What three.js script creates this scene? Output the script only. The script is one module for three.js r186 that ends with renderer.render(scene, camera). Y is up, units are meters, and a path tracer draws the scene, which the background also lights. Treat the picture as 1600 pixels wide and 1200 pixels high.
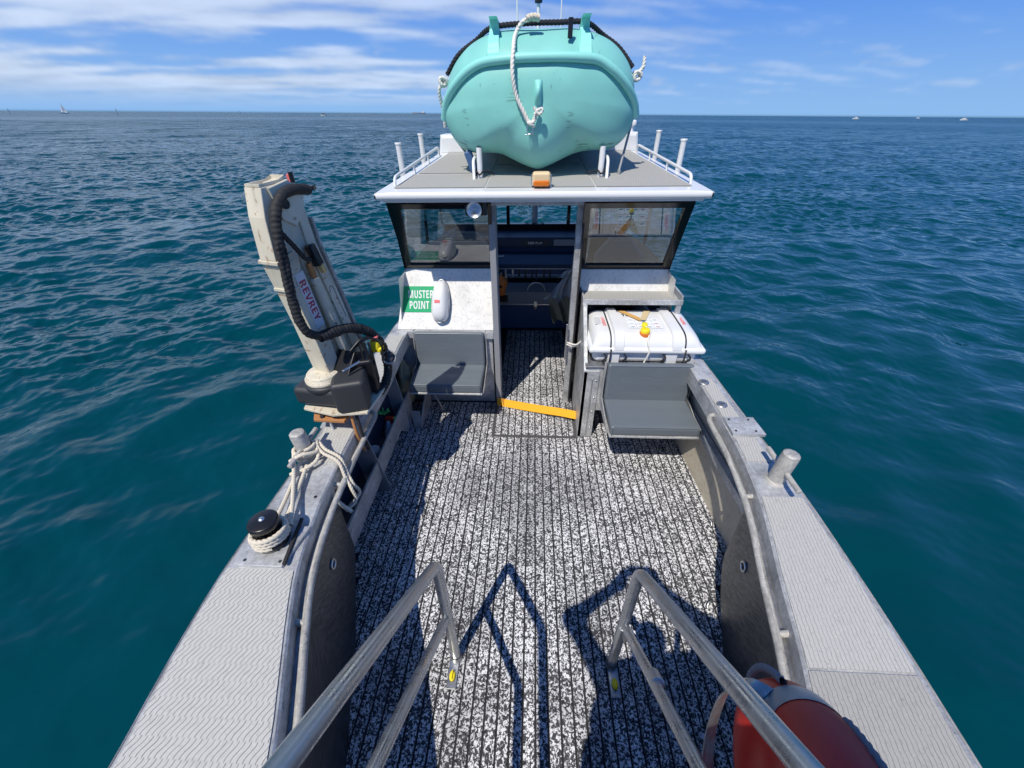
import * as THREE from 'three';
import { RoundedBoxGeometry } from 'three/addons/geometries/RoundedBoxGeometry.js';
import { MarchingCubes } from 'three/addons/objects/MarchingCubes.js';
import { mergeGeometries, mergeVertices, toCreasedNormals } from 'three/addons/utils/BufferGeometryUtils.js';
import { FontLoader } from 'three/addons/loaders/FontLoader.js';
import { TextGeometry } from 'three/addons/geometries/TextGeometry.js';

// ---------------------------------------------------------------- camera, sky, sun, exposure
const R = THREE.MathUtils.degToRad, V = (x, y, z) => new THREE.Vector3(x, y, z);
const HEEL = R(1.1);                                   // the boat heels a little to port
const BOAT = new THREE.Matrix4().makeRotationZ(HEEL);
const SEA = -0.55;
const scene = new THREE.Scene();
const camera = new THREE.PerspectiveCamera(90, 4 / 3, 0.02, 9000);
camera.position.copy(V(0, 2.4, 0).applyMatrix4(BOAT));
camera.rotation.set(-R(35.1), R(2.5), R(0.39), 'YXZ');
scene.add(camera);

const renderer = new THREE.WebGLRenderer({ antialias: true });
renderer.setSize(1024, 768);
renderer.toneMapping = THREE.LinearToneMapping;
renderer.toneMappingExposure = 1.0;
renderer.shadowMap.enabled = true;

function rng(seed) { let a = seed >>> 0; return () => { a |= 0; a = a + 0x6D2B79F5 | 0; let t = Math.imul(a ^ a >>> 15, 1 | a); t = t + Math.imul(t ^ t >>> 7, 61 | t) ^ t; return ((t ^ t >>> 14) >>> 0) / 4294967296; }; }
// value noise on a hashed lattice
const HT = new Float32Array(65536); { const r = rng(77); for (let i = 0; i < 65536; i++) HT[i] = r(); }
const hsh = (x, y) => HT[((x * 73 + y * 9277 + ((x * y) & 1023) * 31) & 65535)];
function vn(x, y) { const xi = Math.floor(x), yi = Math.floor(y); let fx = x - xi, fy = y - yi; fx = fx * fx * (3 - 2 * fx); fy = fy * fy * (3 - 2 * fy); const a = hsh(xi, yi), b = hsh(xi + 1, yi), c = hsh(xi, yi + 1), d = hsh(xi + 1, yi + 1); return a + (b - a) * fx + (c - a) * fy + (a - b - c + d) * fx * fy; }
function fbm(x, y, n = 4) { let s = 0, a = 0.5, t = 0; for (let i = 0; i < n; i++) { s += a * vn(x, y); t += a; x = x * 2.03 + 17.3; y = y * 2.03 + 5.7; a *= 0.5; } return s / t; }
const smooth = (a, b, x) => { const t = Math.min(1, Math.max(0, (x - a) / (b - a))); return t * t * (3 - 2 * t); };

// sky: clear blue air with streaky cloud banks, thicker to port
{
  const W = 2048, H = 1024, d = new Float32Array(W * H * 4);
  for (let j = 0; j < H; j++) {
    const el = ((j + 0.5) / H - 0.5) * Math.PI, e = Math.max(el, 0), s = Math.sin(e);
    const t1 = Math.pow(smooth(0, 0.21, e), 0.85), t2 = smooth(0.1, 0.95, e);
    for (let i = 0; i < W; i++) {
      const az = ((i + 0.5) / W - 0.5) * 2 * Math.PI, x = Math.cos(az), z = Math.sin(az);
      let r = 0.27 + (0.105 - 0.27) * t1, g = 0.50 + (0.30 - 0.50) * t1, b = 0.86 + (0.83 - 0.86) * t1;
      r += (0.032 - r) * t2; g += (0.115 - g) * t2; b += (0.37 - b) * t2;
      if (el > 0.0) {
        const k = 1 / (s + 0.09), px = x * k, pz = z * k;
        const rx = px * 0.97 - pz * 0.24, rz = px * 0.24 + pz * 0.97;
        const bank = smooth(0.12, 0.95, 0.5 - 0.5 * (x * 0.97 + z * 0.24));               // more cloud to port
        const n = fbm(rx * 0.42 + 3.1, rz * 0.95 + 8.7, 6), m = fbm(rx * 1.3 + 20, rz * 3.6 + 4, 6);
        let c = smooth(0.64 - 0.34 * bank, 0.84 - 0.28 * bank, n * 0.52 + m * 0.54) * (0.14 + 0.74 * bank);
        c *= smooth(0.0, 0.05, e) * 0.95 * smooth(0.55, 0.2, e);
        // low broken puffs close to the horizon
        const q = fbm(az * 15 + 40, el * 70 + 3, 5);
        c = Math.max(c, smooth(0.62, 0.8, q) * 0.33 * smooth(0.012, 0.04, el) * smooth(0.15, 0.06, el));
        const cb = 0.56 + 0.66 * m;
        r += (0.66 * cb - r) * c; g += (0.77 * cb - g) * c; b += (0.95 * cb - b) * c;
      } else { const f = smooth(0, -0.05, el); r += (0.03 - r) * f; g += (0.1 - g) * f; b += (0.14 - b) * f; }
      const o = (j * W + i) * 4; d[o] = r; d[o + 1] = g; d[o + 2] = b; d[o + 3] = 1;
    }
  }
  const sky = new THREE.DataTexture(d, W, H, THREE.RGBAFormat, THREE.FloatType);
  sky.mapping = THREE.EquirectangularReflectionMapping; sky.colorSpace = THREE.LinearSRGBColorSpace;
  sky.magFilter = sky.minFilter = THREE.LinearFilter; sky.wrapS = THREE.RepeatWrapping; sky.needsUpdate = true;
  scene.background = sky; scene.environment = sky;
}
// sun: high, behind the port quarter (read from the ladder rail's shadow on the deck)
const sun = new THREE.DirectionalLight(new THREE.Color(1.0, 0.935, 0.83), 4.4);
sun.position.copy(V(-0.297, 1, 0.53).multiplyScalar(40).applyMatrix4(BOAT)); sun.target.position.set(0, 0, -2);
sun.castShadow = true; sun.shadow.mapSize.set(4096, 4096); sun.shadow.radius = 1;
Object.assign(sun.shadow.camera, { left: -8, right: 8, top: 8, bottom: -8, near: 1, far: 90 });
scene.add(sun, sun.target);

// ---------------------------------------------------------------- textures
const boatThings = [];
function canvasTex(w, h, draw, srgb = true) {
  const c = document.createElement('canvas'); c.width = w; c.height = h; draw(c.getContext('2d'), w, h);
  const t = new THREE.CanvasTexture(c); if (srgb) t.colorSpace = THREE.SRGBColorSpace; t.magFilter = THREE.LinearFilter; return t;
}
function dataTex(w, h, f, metres, { srgb = false, mirror = true } = {}) {
  const d = new Uint8Array(w * h * 4);
  for (let j = 0; j < h; j++) for (let i = 0; i < w; i++) { const c = f(i / w, j / h, i, j), o = (j * w + i) * 4; d[o] = c[0]; d[o + 1] = c[1]; d[o + 2] = c[2]; d[o + 3] = 255; }
  const t = new THREE.DataTexture(d, w, h); t.magFilter = THREE.LinearFilter; t.minFilter = THREE.LinearMipmapLinearFilter;
  t.wrapS = t.wrapT = mirror ? THREE.MirroredRepeatWrapping : THREE.RepeatWrapping; t.repeat.set(1 / metres, 1 / metres);
  if (srgb) t.colorSpace = THREE.SRGBColorSpace; t.needsUpdate = true; return t;
}
const g3 = v => { v = Math.max(0, Math.min(255, v)); return [v, v, v]; };
// camouflage-printed foam: white, grey and charcoal flakes
const camo = dataTex(2048, 2048, (u, v) => {
  const x = u * 2, y = v * 2, wx = vn(x * 100 + 9, y * 100) - 0.5, wy = vn(x * 100, y * 100 + 31) - 0.5;
  const X = x + wx * 0.009, Y = y + wy * 0.009;
  const n = vn(X * 126, Y * 126) * 0.55 + vn(X * 255 + 7, Y * 255 + 3) * 0.5 + (vn(x * 9, y * 9) - 0.5) * 0.1;
  const m = vn(X * 135 + 50, Y * 135 + 90) * 0.65 + vn(X * 240 + 5, Y * 240) * 0.4;
  let c = n > 0.525 ? 228 : 66; if (n > 0.45 && n < 0.62 && m > 0.56) c = 148; if (n <= 0.5 && m > 0.74) c = 30; if (n > 0.56 && m < 0.33) c = 92;
  c += (vn(x * 420, y * 420) - 0.5) * 26 ; c *= 1 - 0.16 * smooth(0.5, 0.75, fbm(x * 2.6, y * 2.6, 4));
  return [c, c + 1, c + 5];
}, 2.0, { srgb: true });
// weathered aluminium
const aluMap = dataTex(1024, 1024, (u, v) => { const n = fbm(u * 7, v * 7, 5), s = vn(u * 380, v * 18) * 0.5 + vn(u * 22, v * 420) * 0.5, p = fbm(u * 55 + 9, v * 55, 3); let c = 186 + (n - 0.5) * 70 + (s - 0.5) * 34 + (p - 0.5) * 44; if (vn(u * 120 + 4, v * 120) > 0.93) c -= 34; return [c, c + 1, c + 2]; }, 0.8, { srgb: true });
const aluRough = dataTex(512, 512, (u, v) => g3(112 + (fbm(u * 9, v * 9, 4) - 0.5) * 120 + (vn(u * 160, v * 9) - 0.5) * 40), 0.6);
// sheet metal brushed in short arcs
const swirl = dataTex(1024, 1024, (u, v) => { const a = 0.7, x = u * Math.cos(a) + v * Math.sin(a), y = -u * Math.sin(a) + v * Math.cos(a); return g3(150 + (vn(x * 22, y * 120) - 0.5) * 120 + (vn(x * 60, y * 380) - 0.5) * 60); }, 0.7);
// painted panel gone grubby: mildew specks and scuffs
const grubby = dataTex(1024, 1024, (u, v) => { const a = fbm(u * 6, v * 6, 4), s = fbm(u * 60 + 7, v * 48, 3), t = vn(u * 150, v * 110); let c = 246 - (a > 0.5 ? (a - 0.5) * 40 : 0); if (s > 0.57 + (0.5 - a) * 0.35) c -= (s - 0.5) * 120 * t; return [c, c - 1, c - 4]; }, 0.9, { srgb: true });
// old paint with faint runs and chips
const streaky = dataTex(512, 512, (u, v) => { const a = fbm(u * 5, v * 3, 4), r = vn(u * 60, v * 4), p = fbm(u * 26 + 3, v * 26, 3); let c = 240 - (a - 0.4) * 50 - (r > 0.72 ? (r - 0.72) * 90 : 0); let w = 0; if (p > 0.7) { c -= (p - 0.7) * 420; w = 14; } return [c + w * 0.3, c - w * 0.5, c - w]; }, 0.7, { srgb: true });
// moulded plastic, scuffed and grimy in places
const scuff = dataTex(1024, 1024, (u, v) => { const a = fbm(u * 4 + 2, v * 4, 4), k = vn(u * 14 + v * 9, v * 150) * smooth(0.55, 0.72, fbm(u * 5 + 30, v * 5, 3)), d = fbm(u * 40, v * 40, 3); let c = 236 + (a - 0.5) * 36; if (k > 0.55) c -= (k - 0.55) * 230; if (d > 0.80) c -= (d - 0.80) * 300; return g3(c); }, 1.1, { srgb: true });
// upholstery vinyl: soft creases and fine grain
const vinylB = dataTex(512, 512, (u, v) => g3(128 + (fbm(u * 3, v * 7, 3) - 0.5) * 170 + (vn(u * 190, v * 190) - 0.5) * 5), 0.5);
// rubber non-slip sheet: rows of S-shaped cuts
function treadTex(tile, rows, cols, base, cut, wave) {
  const col = canvasTex(1024, 1024, (c, w, h) => {
    c.fillStyle = `rgb(${base},${base - 1},${base - 5})`; c.fillRect(0, 0, w, h);
    const r = rng(5); for (let k = 0; k < 14000; k++) { c.fillStyle = `rgba(${r() < 0.5 ? '255,255,255' : '40,40,44'},${0.09 * r()})`; const s = 1 + 26 * r() * r() * r(); c.fillRect(r() * w, r() * h, s, s); }
    c.strokeStyle = `rgb(${cut},${cut},${cut})`; c.lineCap = 'round';
    for (let k = 0; k < 260; k++) { c.fillStyle = `rgba(90,86,78,${0.05 * r()})`; c.beginPath(); c.ellipse(r() * w, r() * h, 4 + 60 * r(), 2 + 16 * r(), r() * 3.1, 0, 6.3); c.fill(); }
    const rh = h / rows, cw = w / cols;
    for (let j = 0; j < rows; j++) for (let i = -1; i <= cols; i++) { const x = (i + (j % 2) * 0.5) * cw, y = j * rh; c.lineWidth = 3.2 + 1.6 * hsh(i + 7, j); c.beginPath(); c.moveTo(x + wave * cw * 0.5, y); c.bezierCurveTo(x + wave * cw * 0.7, y + rh * 0.35, x - wave * cw * 0.7, y + rh * 0.6, x - wave * cw * 0.5, y + rh * 0.98); c.stroke(); }
  });
  col.wrapS = col.wrapT = THREE.RepeatWrapping; col.repeat.set(1 / tile, 1 / tile); return col;
}
const treadA = treadTex(0.4, 8, 20, 192, 70, 0.9), treadB = treadTex(0.4, 10, 26, 184, 128, 0.45), treadC = treadTex(0.3, 10, 24, 205, 150, 0.6);

// ---------------------------------------------------------------- materials
const std = (c, o = {}) => { const m = new THREE.MeshStandardMaterial(o); m.color.setRGB(...c); m.side = THREE.DoubleSide; return m; };
const phy = (c, o = {}) => { const m = new THREE.MeshPhysicalMaterial(o); m.color.setRGB(...c); m.side = THREE.DoubleSide; return m; };
const M = {
  alu: std([0.92, 0.93, 0.94], { map: aluMap, roughnessMap: aluRough, roughness: 1.0, metalness: 0.28, bumpMap: aluRough, bumpScale: 0.0006 }),
  aluPlate: std([0.72, 0.73, 0.74], { map: aluMap, roughnessMap: aluRough, roughness: 0.85, metalness: 0.75 }),
  brushed: std([0.22, 0.23, 0.245], { map: swirl, roughness: 0.42, metalness: 0.9, bumpMap: swirl, bumpScale: 0.0015 }),
  pipe: std([0.56, 0.58, 0.60], { roughnessMap: aluRough, roughness: 0.72, metalness: 0.92, bumpMap: aluRough, bumpScale: 0.0003 }),
  greyPipe: std([0.86, 0.83, 0.77], { map: aluMap, roughness: 0.6, metalness: 0.15 }),
  tan: std([0.60, 0.55, 0.45], { map: grubby, roughness: 0.65 }),
  white: std([0.84, 0.84, 0.83], { map: grubby, roughness: 0.45 }),
  gel: phy([0.76, 0.77, 0.775], { roughness: 0.32, clearcoat: 0.4, clearcoatRoughness: 0.25 }),
  cream: std([0.78, 0.72, 0.57], { map: streaky, roughness: 0.5 }),
  charcoal: std([0.035, 0.037, 0.042], { roughness: 0.5 }),
  black: std([0.012, 0.012, 0.014], { roughness: 0.32 }),
  rubber: std([0.02, 0.02, 0.022], { roughness: 0.75 }),
  gloss: phy([0.008, 0.008, 0.01], { roughness: 0.12 }),
  groove: std([0.022, 0.023, 0.027], { roughness: 0.9 }),
  seam: std([0.07, 0.07, 0.075], { roughness: 0.9 }),
  foam: std([1, 1, 1], { map: camo, roughness: 0.88 }),
  treadA: std([0.95, 0.95, 0.945], { map: treadA, bumpMap: treadA, bumpScale: 0.0015, roughness: 0.75 }),
  treadB: std([0.97, 0.97, 0.965], { map: treadB, bumpMap: treadB, bumpScale: 0.0012, roughness: 0.75 }),
  treadC: std([0.64, 0.64, 0.63], { map: treadC, bumpMap: treadC, bumpScale: 0.001, roughness: 0.8 }),
  treadD: std([0.76, 0.76, 0.75], { map: treadB, bumpMap: treadB, bumpScale: 0.0015, roughness: 0.75 }),
  vinyl: std([0.135, 0.16, 0.185], { roughness: 0.33, bumpMap: vinylB, bumpScale: 0.006 }),
  rope: std([0.66, 0.60, 0.49], { roughness: 0.9 }), ropeWhite: std([0.74, 0.72, 0.66], { roughness: 0.9 }), ropeBlack: std([0.014, 0.015, 0.022], { roughness: 0.85 }), ropeGrey: std([0.2, 0.2, 0.23], { roughness: 0.9 }),
  teal: std([0.28, 0.72, 0.65], { roughness: 0.5 }),
  red: std([0.6, 0.035, 0.022], { map: scuff, roughness: 0.45 }), band: phy([0.30, 0.34, 0.37], { roughness: 0.35, metalness: 0.35 }),
  yellow: std([0.86, 0.42, 0.012], { roughness: 0.6 }), yellowBright: std([0.85, 0.7, 0.02], { roughness: 0.5 }),
  orange: std([0.75, 0.2, 0.03], { roughness: 0.5 }), amber: phy([0.62, 0.16, 0.015], { roughness: 0.2 }), webbing: std([0.62, 0.36, 0.11], { roughness: 0.8 }),
  rust: std([0.42, 0.19, 0.07], { roughness: 0.75 }), pink: std([0.8, 0.16, 0.16], { roughness: 0.5 }),
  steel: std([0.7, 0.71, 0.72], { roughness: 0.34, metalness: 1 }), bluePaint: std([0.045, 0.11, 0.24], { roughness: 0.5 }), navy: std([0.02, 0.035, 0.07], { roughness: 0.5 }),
  greyPaint: std([0.28, 0.29, 0.31], { roughness: 0.55 }), cloth: std([0.34, 0.36, 0.38], { roughness: 0.9 }), khaki: std([0.2, 0.19, 0.13], { roughness: 0.9 }),
  mirrorGlass: phy([0.52, 0.6, 0.6], { transmission: 1, thickness: 0, roughness: 0.0, ior: 2.1 }), glass: phy([0.93, 0.97, 0.96], { transmission: 1, thickness: 0, roughness: 0.0, ior: 1.52 }), tint: phy([0.55, 0.62, 0.64], { transmission: 1, thickness: 0, roughness: 0.0, ior: 1.52 }),
  skin: std([0.5, 0.31, 0.22], { roughness: 0.6 }), shirt: std([0.06, 0.09, 0.16], { roughness: 0.9 }), bottle: std([0.62, 0.72, 0.82], { roughness: 0.4 }), green: std([0.05, 0.4, 0.12], { roughness: 0.5 }),
};

// ---------------------------------------------------------------- geometry helpers
const used = {};
function numbered(n) { if (!(n in used)) { used[n] = 0; return n; } used[n]++; return `${n}_${String(used[n]).padStart(3, '0')}`; }
function thing(name, label, category, group) { const o = new THREE.Group(); o.name = numbered(name); o.userData = { label, category }; if (group) o.userData.group = group; scene.add(o); boatThings.push(o); return o; }
function part(parent, name, geo, mat, label) { const m = new THREE.Mesh(geo, mat); m.name = name; m.castShadow = m.receiveShadow = true; if (label) m.userData.label = label; parent.add(m); return m; }
// box-mapped uv in metres
function uvm(geo) {
  const g = geo.index ? geo.toNonIndexed() : geo; const p = g.attributes.position, uv = new Float32Array(p.count * 2), a = V(), b = V(), c = V();
  for (let i = 0; i < p.count; i += 3) {
    a.fromBufferAttribute(p, i); b.fromBufferAttribute(p, i + 1); c.fromBufferAttribute(p, i + 2);
    const n = b.clone().sub(a).cross(c.clone().sub(a)); const ax = Math.abs(n.x), ay = Math.abs(n.y), az = Math.abs(n.z);
    [a, b, c].forEach((q, k) => { const o = (i + k) * 2; if (ay >= ax && ay >= az) { uv[o] = q.x; uv[o + 1] = -q.z; } else if (ax >= az) { uv[o] = q.z; uv[o + 1] = q.y; } else { uv[o] = q.x; uv[o + 1] = q.y; } });
  }
  g.setAttribute('uv', new THREE.BufferAttribute(uv, 2)); return g;
}
const box = (x0, x1, y0, y1, z0, z1, r = 0.004) => { const w = Math.abs(x1 - x0), h = Math.abs(y1 - y0), d = Math.abs(z1 - z0); const g = new RoundedBoxGeometry(w, h, d, 2, Math.min(r, w / 2.1, h / 2.1, d / 2.1)); g.translate((x0 + x1) / 2, (y0 + y1) / 2, (z0 + z1) / 2); return uvm(g); };
const cyl = (r0, r1, h, x, y, z, n = 24) => { const g = new THREE.CylinderGeometry(r1, r0, h, n); g.translate(x, y + h / 2, z); return g; };
const lathe = (pts, x, y, z, n = 32) => { const g = new THREE.LatheGeometry(pts.map(p => new THREE.Vector2(p[0], p[1])), n); g.translate(x, y, z); return g; };
const merge = a => mergeGeometries(a.map(g => { g = g.index ? g.toNonIndexed() : g; for (const k of Object.keys(g.attributes)) if (!['position', 'normal', 'uv'].includes(k)) g.deleteAttribute(k); return g; }));
function path(pts, bend) {
  const P = pts.map(p => p.isVector3 ? p : V(...p)); if (!bend) return new THREE.CatmullRomCurve3(P, false, 'centripetal');
  const cp = new THREE.CurvePath(); let last = P[0];
  for (let i = 1; i < P.length - 1; i++) { const a = P[i].clone().add(P[i - 1].clone().sub(P[i]).setLength(Math.min(bend, P[i].distanceTo(P[i - 1]) * 0.49))), b = P[i].clone().add(P[i + 1].clone().sub(P[i]).setLength(Math.min(bend, P[i].distanceTo(P[i + 1]) * 0.49))); cp.add(new THREE.LineCurve3(last, a)); cp.add(new THREE.QuadraticBezierCurve3(a, P[i], b)); last = b; }
  cp.add(new THREE.LineCurve3(last, P[P.length - 1])); return cp;
}
function pipe(pts, r, bend = 0, n = 60, m = 14) {
  const c = path(pts, bend), g = new THREE.TubeGeometry(c, n, r, m, false), L = c.getLength(), uv = g.attributes.uv; for (let i = 0; i < uv.count; i++) uv.setXY(i, uv.getX(i) * L, uv.getY(i) * 2 * Math.PI * r);
  const caps = [0, 1].map(t => { const k = new THREE.SphereGeometry(r * 0.995, m, 6); k.scale(1, 1, 0.35); const q = new THREE.Quaternion().setFromUnitVectors(V(0, 0, 1), c.getTangentAt(t)); k.applyQuaternion(q); const p = c.getPointAt(t); k.translate(p.x, p.y, p.z); return k; });
  return merge([g, ...caps]);
}
// three-strand laid rope
function rope(pts, r, pitch = 6, bend = 0) {
  const c = path(pts, bend), L = c.getLength(), n = Math.min(900, Math.max(24, Math.round(L / (r * 0.55)))), m = 15, g = new THREE.TubeGeometry(c, n, r, m, false), p = g.attributes.position;
  for (let i = 0; i <= n; i++) { const o = c.getPointAt(i / n); for (let j = 0; j <= m; j++) { const k = i * (m + 1) + j, th = j / m * 2 * Math.PI + i / n * L / (r * pitch) * 2 * Math.PI; const f = 0.72 + 0.34 * Math.abs(Math.cos(th * 1.5)); p.setXYZ(k, o.x + (p.getX(k) - o.x) * f, o.y + (p.getY(k) - o.y) * f, o.z + (p.getZ(k) - o.z) * f); } }
  g.computeVertexNormals(); return g;
}
// extrude a polygon lying in (a, b) by thickness t; map gives the 3D point
function prism(poly, t, map, bevel = 0.003) {
  const s = new THREE.Shape(poly.map(p => new THREE.Vector2(p[0], p[1]))); const g = new THREE.ExtrudeGeometry(s, { depth: t, bevelEnabled: bevel > 0, bevelThickness: bevel, bevelSize: bevel, bevelSegments: 2, bevelOffset: -bevel });
  const p = g.attributes.position; for (let i = 0; i < p.count; i++) p.setXYZ(i, ...map(p.getX(i), p.getY(i), p.getZ(i))); g.computeVertexNormals(); return uvm(g);
}
// closed solid strip between rows of points (each row the same length), swept along; rows[i][j] = [x,y,z]
function sheet(rows, closed = false) {
  const n = rows.length, m = rows[0].length, pos = [], idx = [];
  for (const r of rows) for (const p of r) pos.push(...p);
  for (let i = 0; i < n - 1; i++) for (let j = 0; j < (closed ? m : m - 1); j++) { const a = i * m + j, b = i * m + (j + 1) % m, c = a + m, d = b + m; idx.push(a, b, d, a, d, c); }
  const g = new THREE.BufferGeometry(); g.setAttribute('position', new THREE.Float32BufferAttribute(pos, 3)); g.setIndex(idx); g.computeVertexNormals(); g.setAttribute('uv', new THREE.Float32BufferAttribute(new Float32Array(n * m * 2), 2)); return g;
}
const creased = (g, a = 35) => uvm(toCreasedNormals(g, R(a)));
// smooth curve x(z) through [z, x] knots
function knots(k) { const s = [...k].sort((a, b) => b[0] - a[0]); return z => { if (z >= s[0][0]) return s[0][1]; let i = 0; while (i < s.length - 2 && z < s[i + 1][0]) i++; const p0 = s[Math.max(0, i - 1)], p1 = s[i], p2 = s[i + 1], p3 = s[Math.min(s.length - 1, i + 2)], h = p2[0] - p1[0], t = (z - p1[0]) / h; const m1 = (p2[1] - p0[1]) / ((p2[0] - p0[0]) || 1) * h, m2 = (p3[1] - p1[1]) / ((p3[0] - p1[0]) || 1) * h, t2 = t * t, t3 = t2 * t; return (2 * t3 - 3 * t2 + 1) * p1[1] + (t3 - 2 * t2 + t) * m1 + (-2 * t3 + 3 * t2) * p2[1] + (t3 - t2) * m2; }; }
const steps = (a, b, n) => Array.from({ length: n + 1 }, (_, i) => a + (b - a) * i / n);
// flat slab whose outline runs between x0(z) and x1(z)
function slab(x0, x1, z0, z1, y0, y1, n = 40) { return creased(sheet(steps(z0, z1, n).map(z => [[x0(z), y0, z], [x0(z), y1, z], [x1(z), y1, z], [x1(z), y0, z]]), true)); }
function capped(x0, x1, z0, z1, y0, y1, n = 40) { const g = [slab(x0, x1, z0, z1, y0, y1, n)]; for (const z of [z0, z1]) g.push(creased(sheet([[[x0(z), y0, z], [x0(z), y1, z]], [[x1(z), y0, z], [x1(z), y1, z]]]))); return merge(g); }
const font = await new FontLoader().loadAsync('fonts/droid/droid_sans_bold.typeface.json');
function text(str, size, depth = 0.0015) { const g = new TextGeometry(str, { font, size, depth, curveSegments: 4, bevelEnabled: false }); g.computeBoundingBox(); const b = g.boundingBox; g.translate(-(b.min.x + b.max.x) / 2, -(b.min.y + b.max.y) / 2, 0); return g; }
const place = (g, ex, ey, ez, o) => { g.applyMatrix4(new THREE.Matrix4().makeBasis(ex, ey, ez).setPosition(o)); return g; };

// ---------------------------------------------------------------- sea
{
  const r = rng(11), comps = [];
  const add = (lam, slope, spread, base) => { const a = base + (r() + r() - 1) * spread, k = 2 * Math.PI / lam; comps.push([k * Math.cos(a), k * Math.sin(a), slope / k, r() * 6.283, lam, slope]); };
  for (let i = 0; i < 5; i++) add(5 + 7 * r(), 0.030, 0.8, 1.15);
  for (let i = 0; i < 9; i++) add(1.8 + 2.4 * r(), 0.029, 1.2, 1.15);
  for (let i = 0; i < 14; i++) add(0.6 + 0.9 * r(), 0.042, 1.5, 1.25);
  for (let i = 0; i < 26; i++) add(0.22 + 0.36 * r(), 0.040, 1.9, 1.3);
  for (let i = 0; i < 16; i++) add(0.1 + 0.12 * r(), 0.036, 2.2, 1.3);
  const rings = [1.0]; while (rings[rings.length - 1] < 260) { const q = rings[rings.length - 1]; rings.push(q + Math.max(0.022, q * 0.0052)); } while (rings[rings.length - 1] < 7000) rings.push(rings[rings.length - 1] * 1.035);
  const az = []; const f0 = -Math.PI / 2 - 1.32, f1 = -Math.PI / 2 + 1.3; for (let i = 0; i <= 860; i++) az.push(f0 + (f1 - f0) * i / 860); const rest = 2 * Math.PI - (f1 - f0); for (let i = 1; i < 72; i++) az.push(f1 + rest * i / 72);
  const nr = rings.length, na = az.length, pos = new Float32Array(nr * na * 3), nor = new Float32Array(nr * na * 3), uv = new Float32Array(nr * na * 2), idx = new Uint32Array((nr - 1) * na * 6);
  let q = 0;
  for (let i = 0; i < nr; i++) {
    const rr = rings[i], dr = i ? rr - rings[i - 1] : 0.03, sp = Math.max(dr, rr * 0.0031);
    for (let j = 0; j < na; j++) {
      const x = rr * Math.cos(az[j]), z = rr * Math.sin(az[j]); let y = 0, nx = 0, nz = 0;
      const spj = j > 860 ? rr * 0.051 : sp, gust = 0.25 + 1.45 * smooth(0.32, 0.66, fbm(x * 0.11 + 50, z * 0.16 + 31, 3));
      const lee = 0.34 + 0.66 * smooth(1.5, 6.0, Math.hypot(x * 0.95, Math.min(0, z + 3) * 0.6));   // slick water close to the hull
      for (const c of comps) { const w = smooth(1.6, 3.4, c[4] / spj); if (w <= 0) continue; const ph = c[0] * x + c[1] * z + c[3], m = w * (c[4] < 0.6 ? gust * lee : c[4] < 1.6 ? 0.5 + 0.5 * lee : 1), s = Math.sin(ph), co = Math.cos(ph); y += c[2] * m * (co + 0.18 * Math.cos(2 * ph)); const d = -c[2] * m * (s + 0.36 * Math.sin(2 * ph)); nx -= d * c[0]; nz -= d * c[1]; }
      const k = i * na + j, l = 1 / Math.hypot(nx, 1, nz); pos[k * 3] = x; pos[k * 3 + 1] = SEA + y * smooth(6500, 2500, rr); pos[k * 3 + 2] = z; nor[k * 3] = nx * l; nor[k * 3 + 1] = l; nor[k * 3 + 2] = nz * l; uv[k * 2] = x; uv[k * 2 + 1] = -z;
      if (i < nr - 1) { const j2 = (j + 1) % na, b = i * na + j2; idx[q++] = k; idx[q++] = b; idx[q++] = b + na; idx[q++] = k; idx[q++] = b + na; idx[q++] = k + na; }
    }
  }
  const g = new THREE.BufferGeometry(); g.setAttribute('position', new THREE.BufferAttribute(pos, 3)); g.setAttribute('normal', new THREE.BufferAttribute(nor, 3)); g.setAttribute('uv', new THREE.BufferAttribute(uv, 2)); g.setIndex(new THREE.BufferAttribute(idx, 1));
  // ripples finer than the mesh
  const TS = 1024, comps2 = []; const r2 = rng(23); for (let i = 0; i < 60; i++) { const n = 6 + Math.floor(r2() * r2() * 70), a = 1.2 + (r2() + r2() + r2() - 1.5) * 1.6; comps2.push([Math.round(n * Math.cos(a)), Math.round(n * Math.sin(a)), 1 / Math.pow(n, 1.05), r2() * 6.283]); }
  const rip = new Float32Array(TS * TS); let lo = 1e9, hi = -1e9; const SN = new Float32Array(4096); for (let i = 0; i < 4096; i++) SN[i] = Math.sin(i / 4096 * 2 * Math.PI);
  for (let j = 0; j < TS; j++) for (let i = 0; i < TS; i++) { let s = 0; for (const c of comps2) s += c[2] * SN[((c[0] * i + c[1] * j) * 4 + Math.round(c[3] * 652)) & 4095]; rip[j * TS + i] = s; if (s < lo) lo = s; if (s > hi) hi = s; }
  // tangent-space normals of those ripples; the coarser the mesh gets with distance, the more of the chop they carry
  const hscale = 0.16 / (hi - lo), px = 5.0 / TS, at = (i, j) => rip[((j + TS) % TS) * TS + (i + TS) % TS] * hscale;
  const rt = dataTex(TS, TS, (u, v, i, j) => { const nx = -(at(i + 1, j) - at(i - 1, j)) / (2 * px), ny = -(at(i, j + 1) - at(i, j - 1)) / (2 * px), l = 1 / Math.hypot(nx, ny, 1); return [127.5 + 127.5 * nx * l, 127.5 + 127.5 * ny * l, 127.5 + 127.5 * l]; }, 5.0, { mirror: false });
  const zones = [[0, 0.15, 0.04, 1], [9, 0.3, 0.05, 1], [18, 0.5, 0.07, 1], [36, 0.7, 0.1, 1], [75, 0.9, 0.15, 0.95], [150, 1.0, 0.2, 0.86], [400, 1.1, 0.24, 0.74]], m = [];
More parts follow.
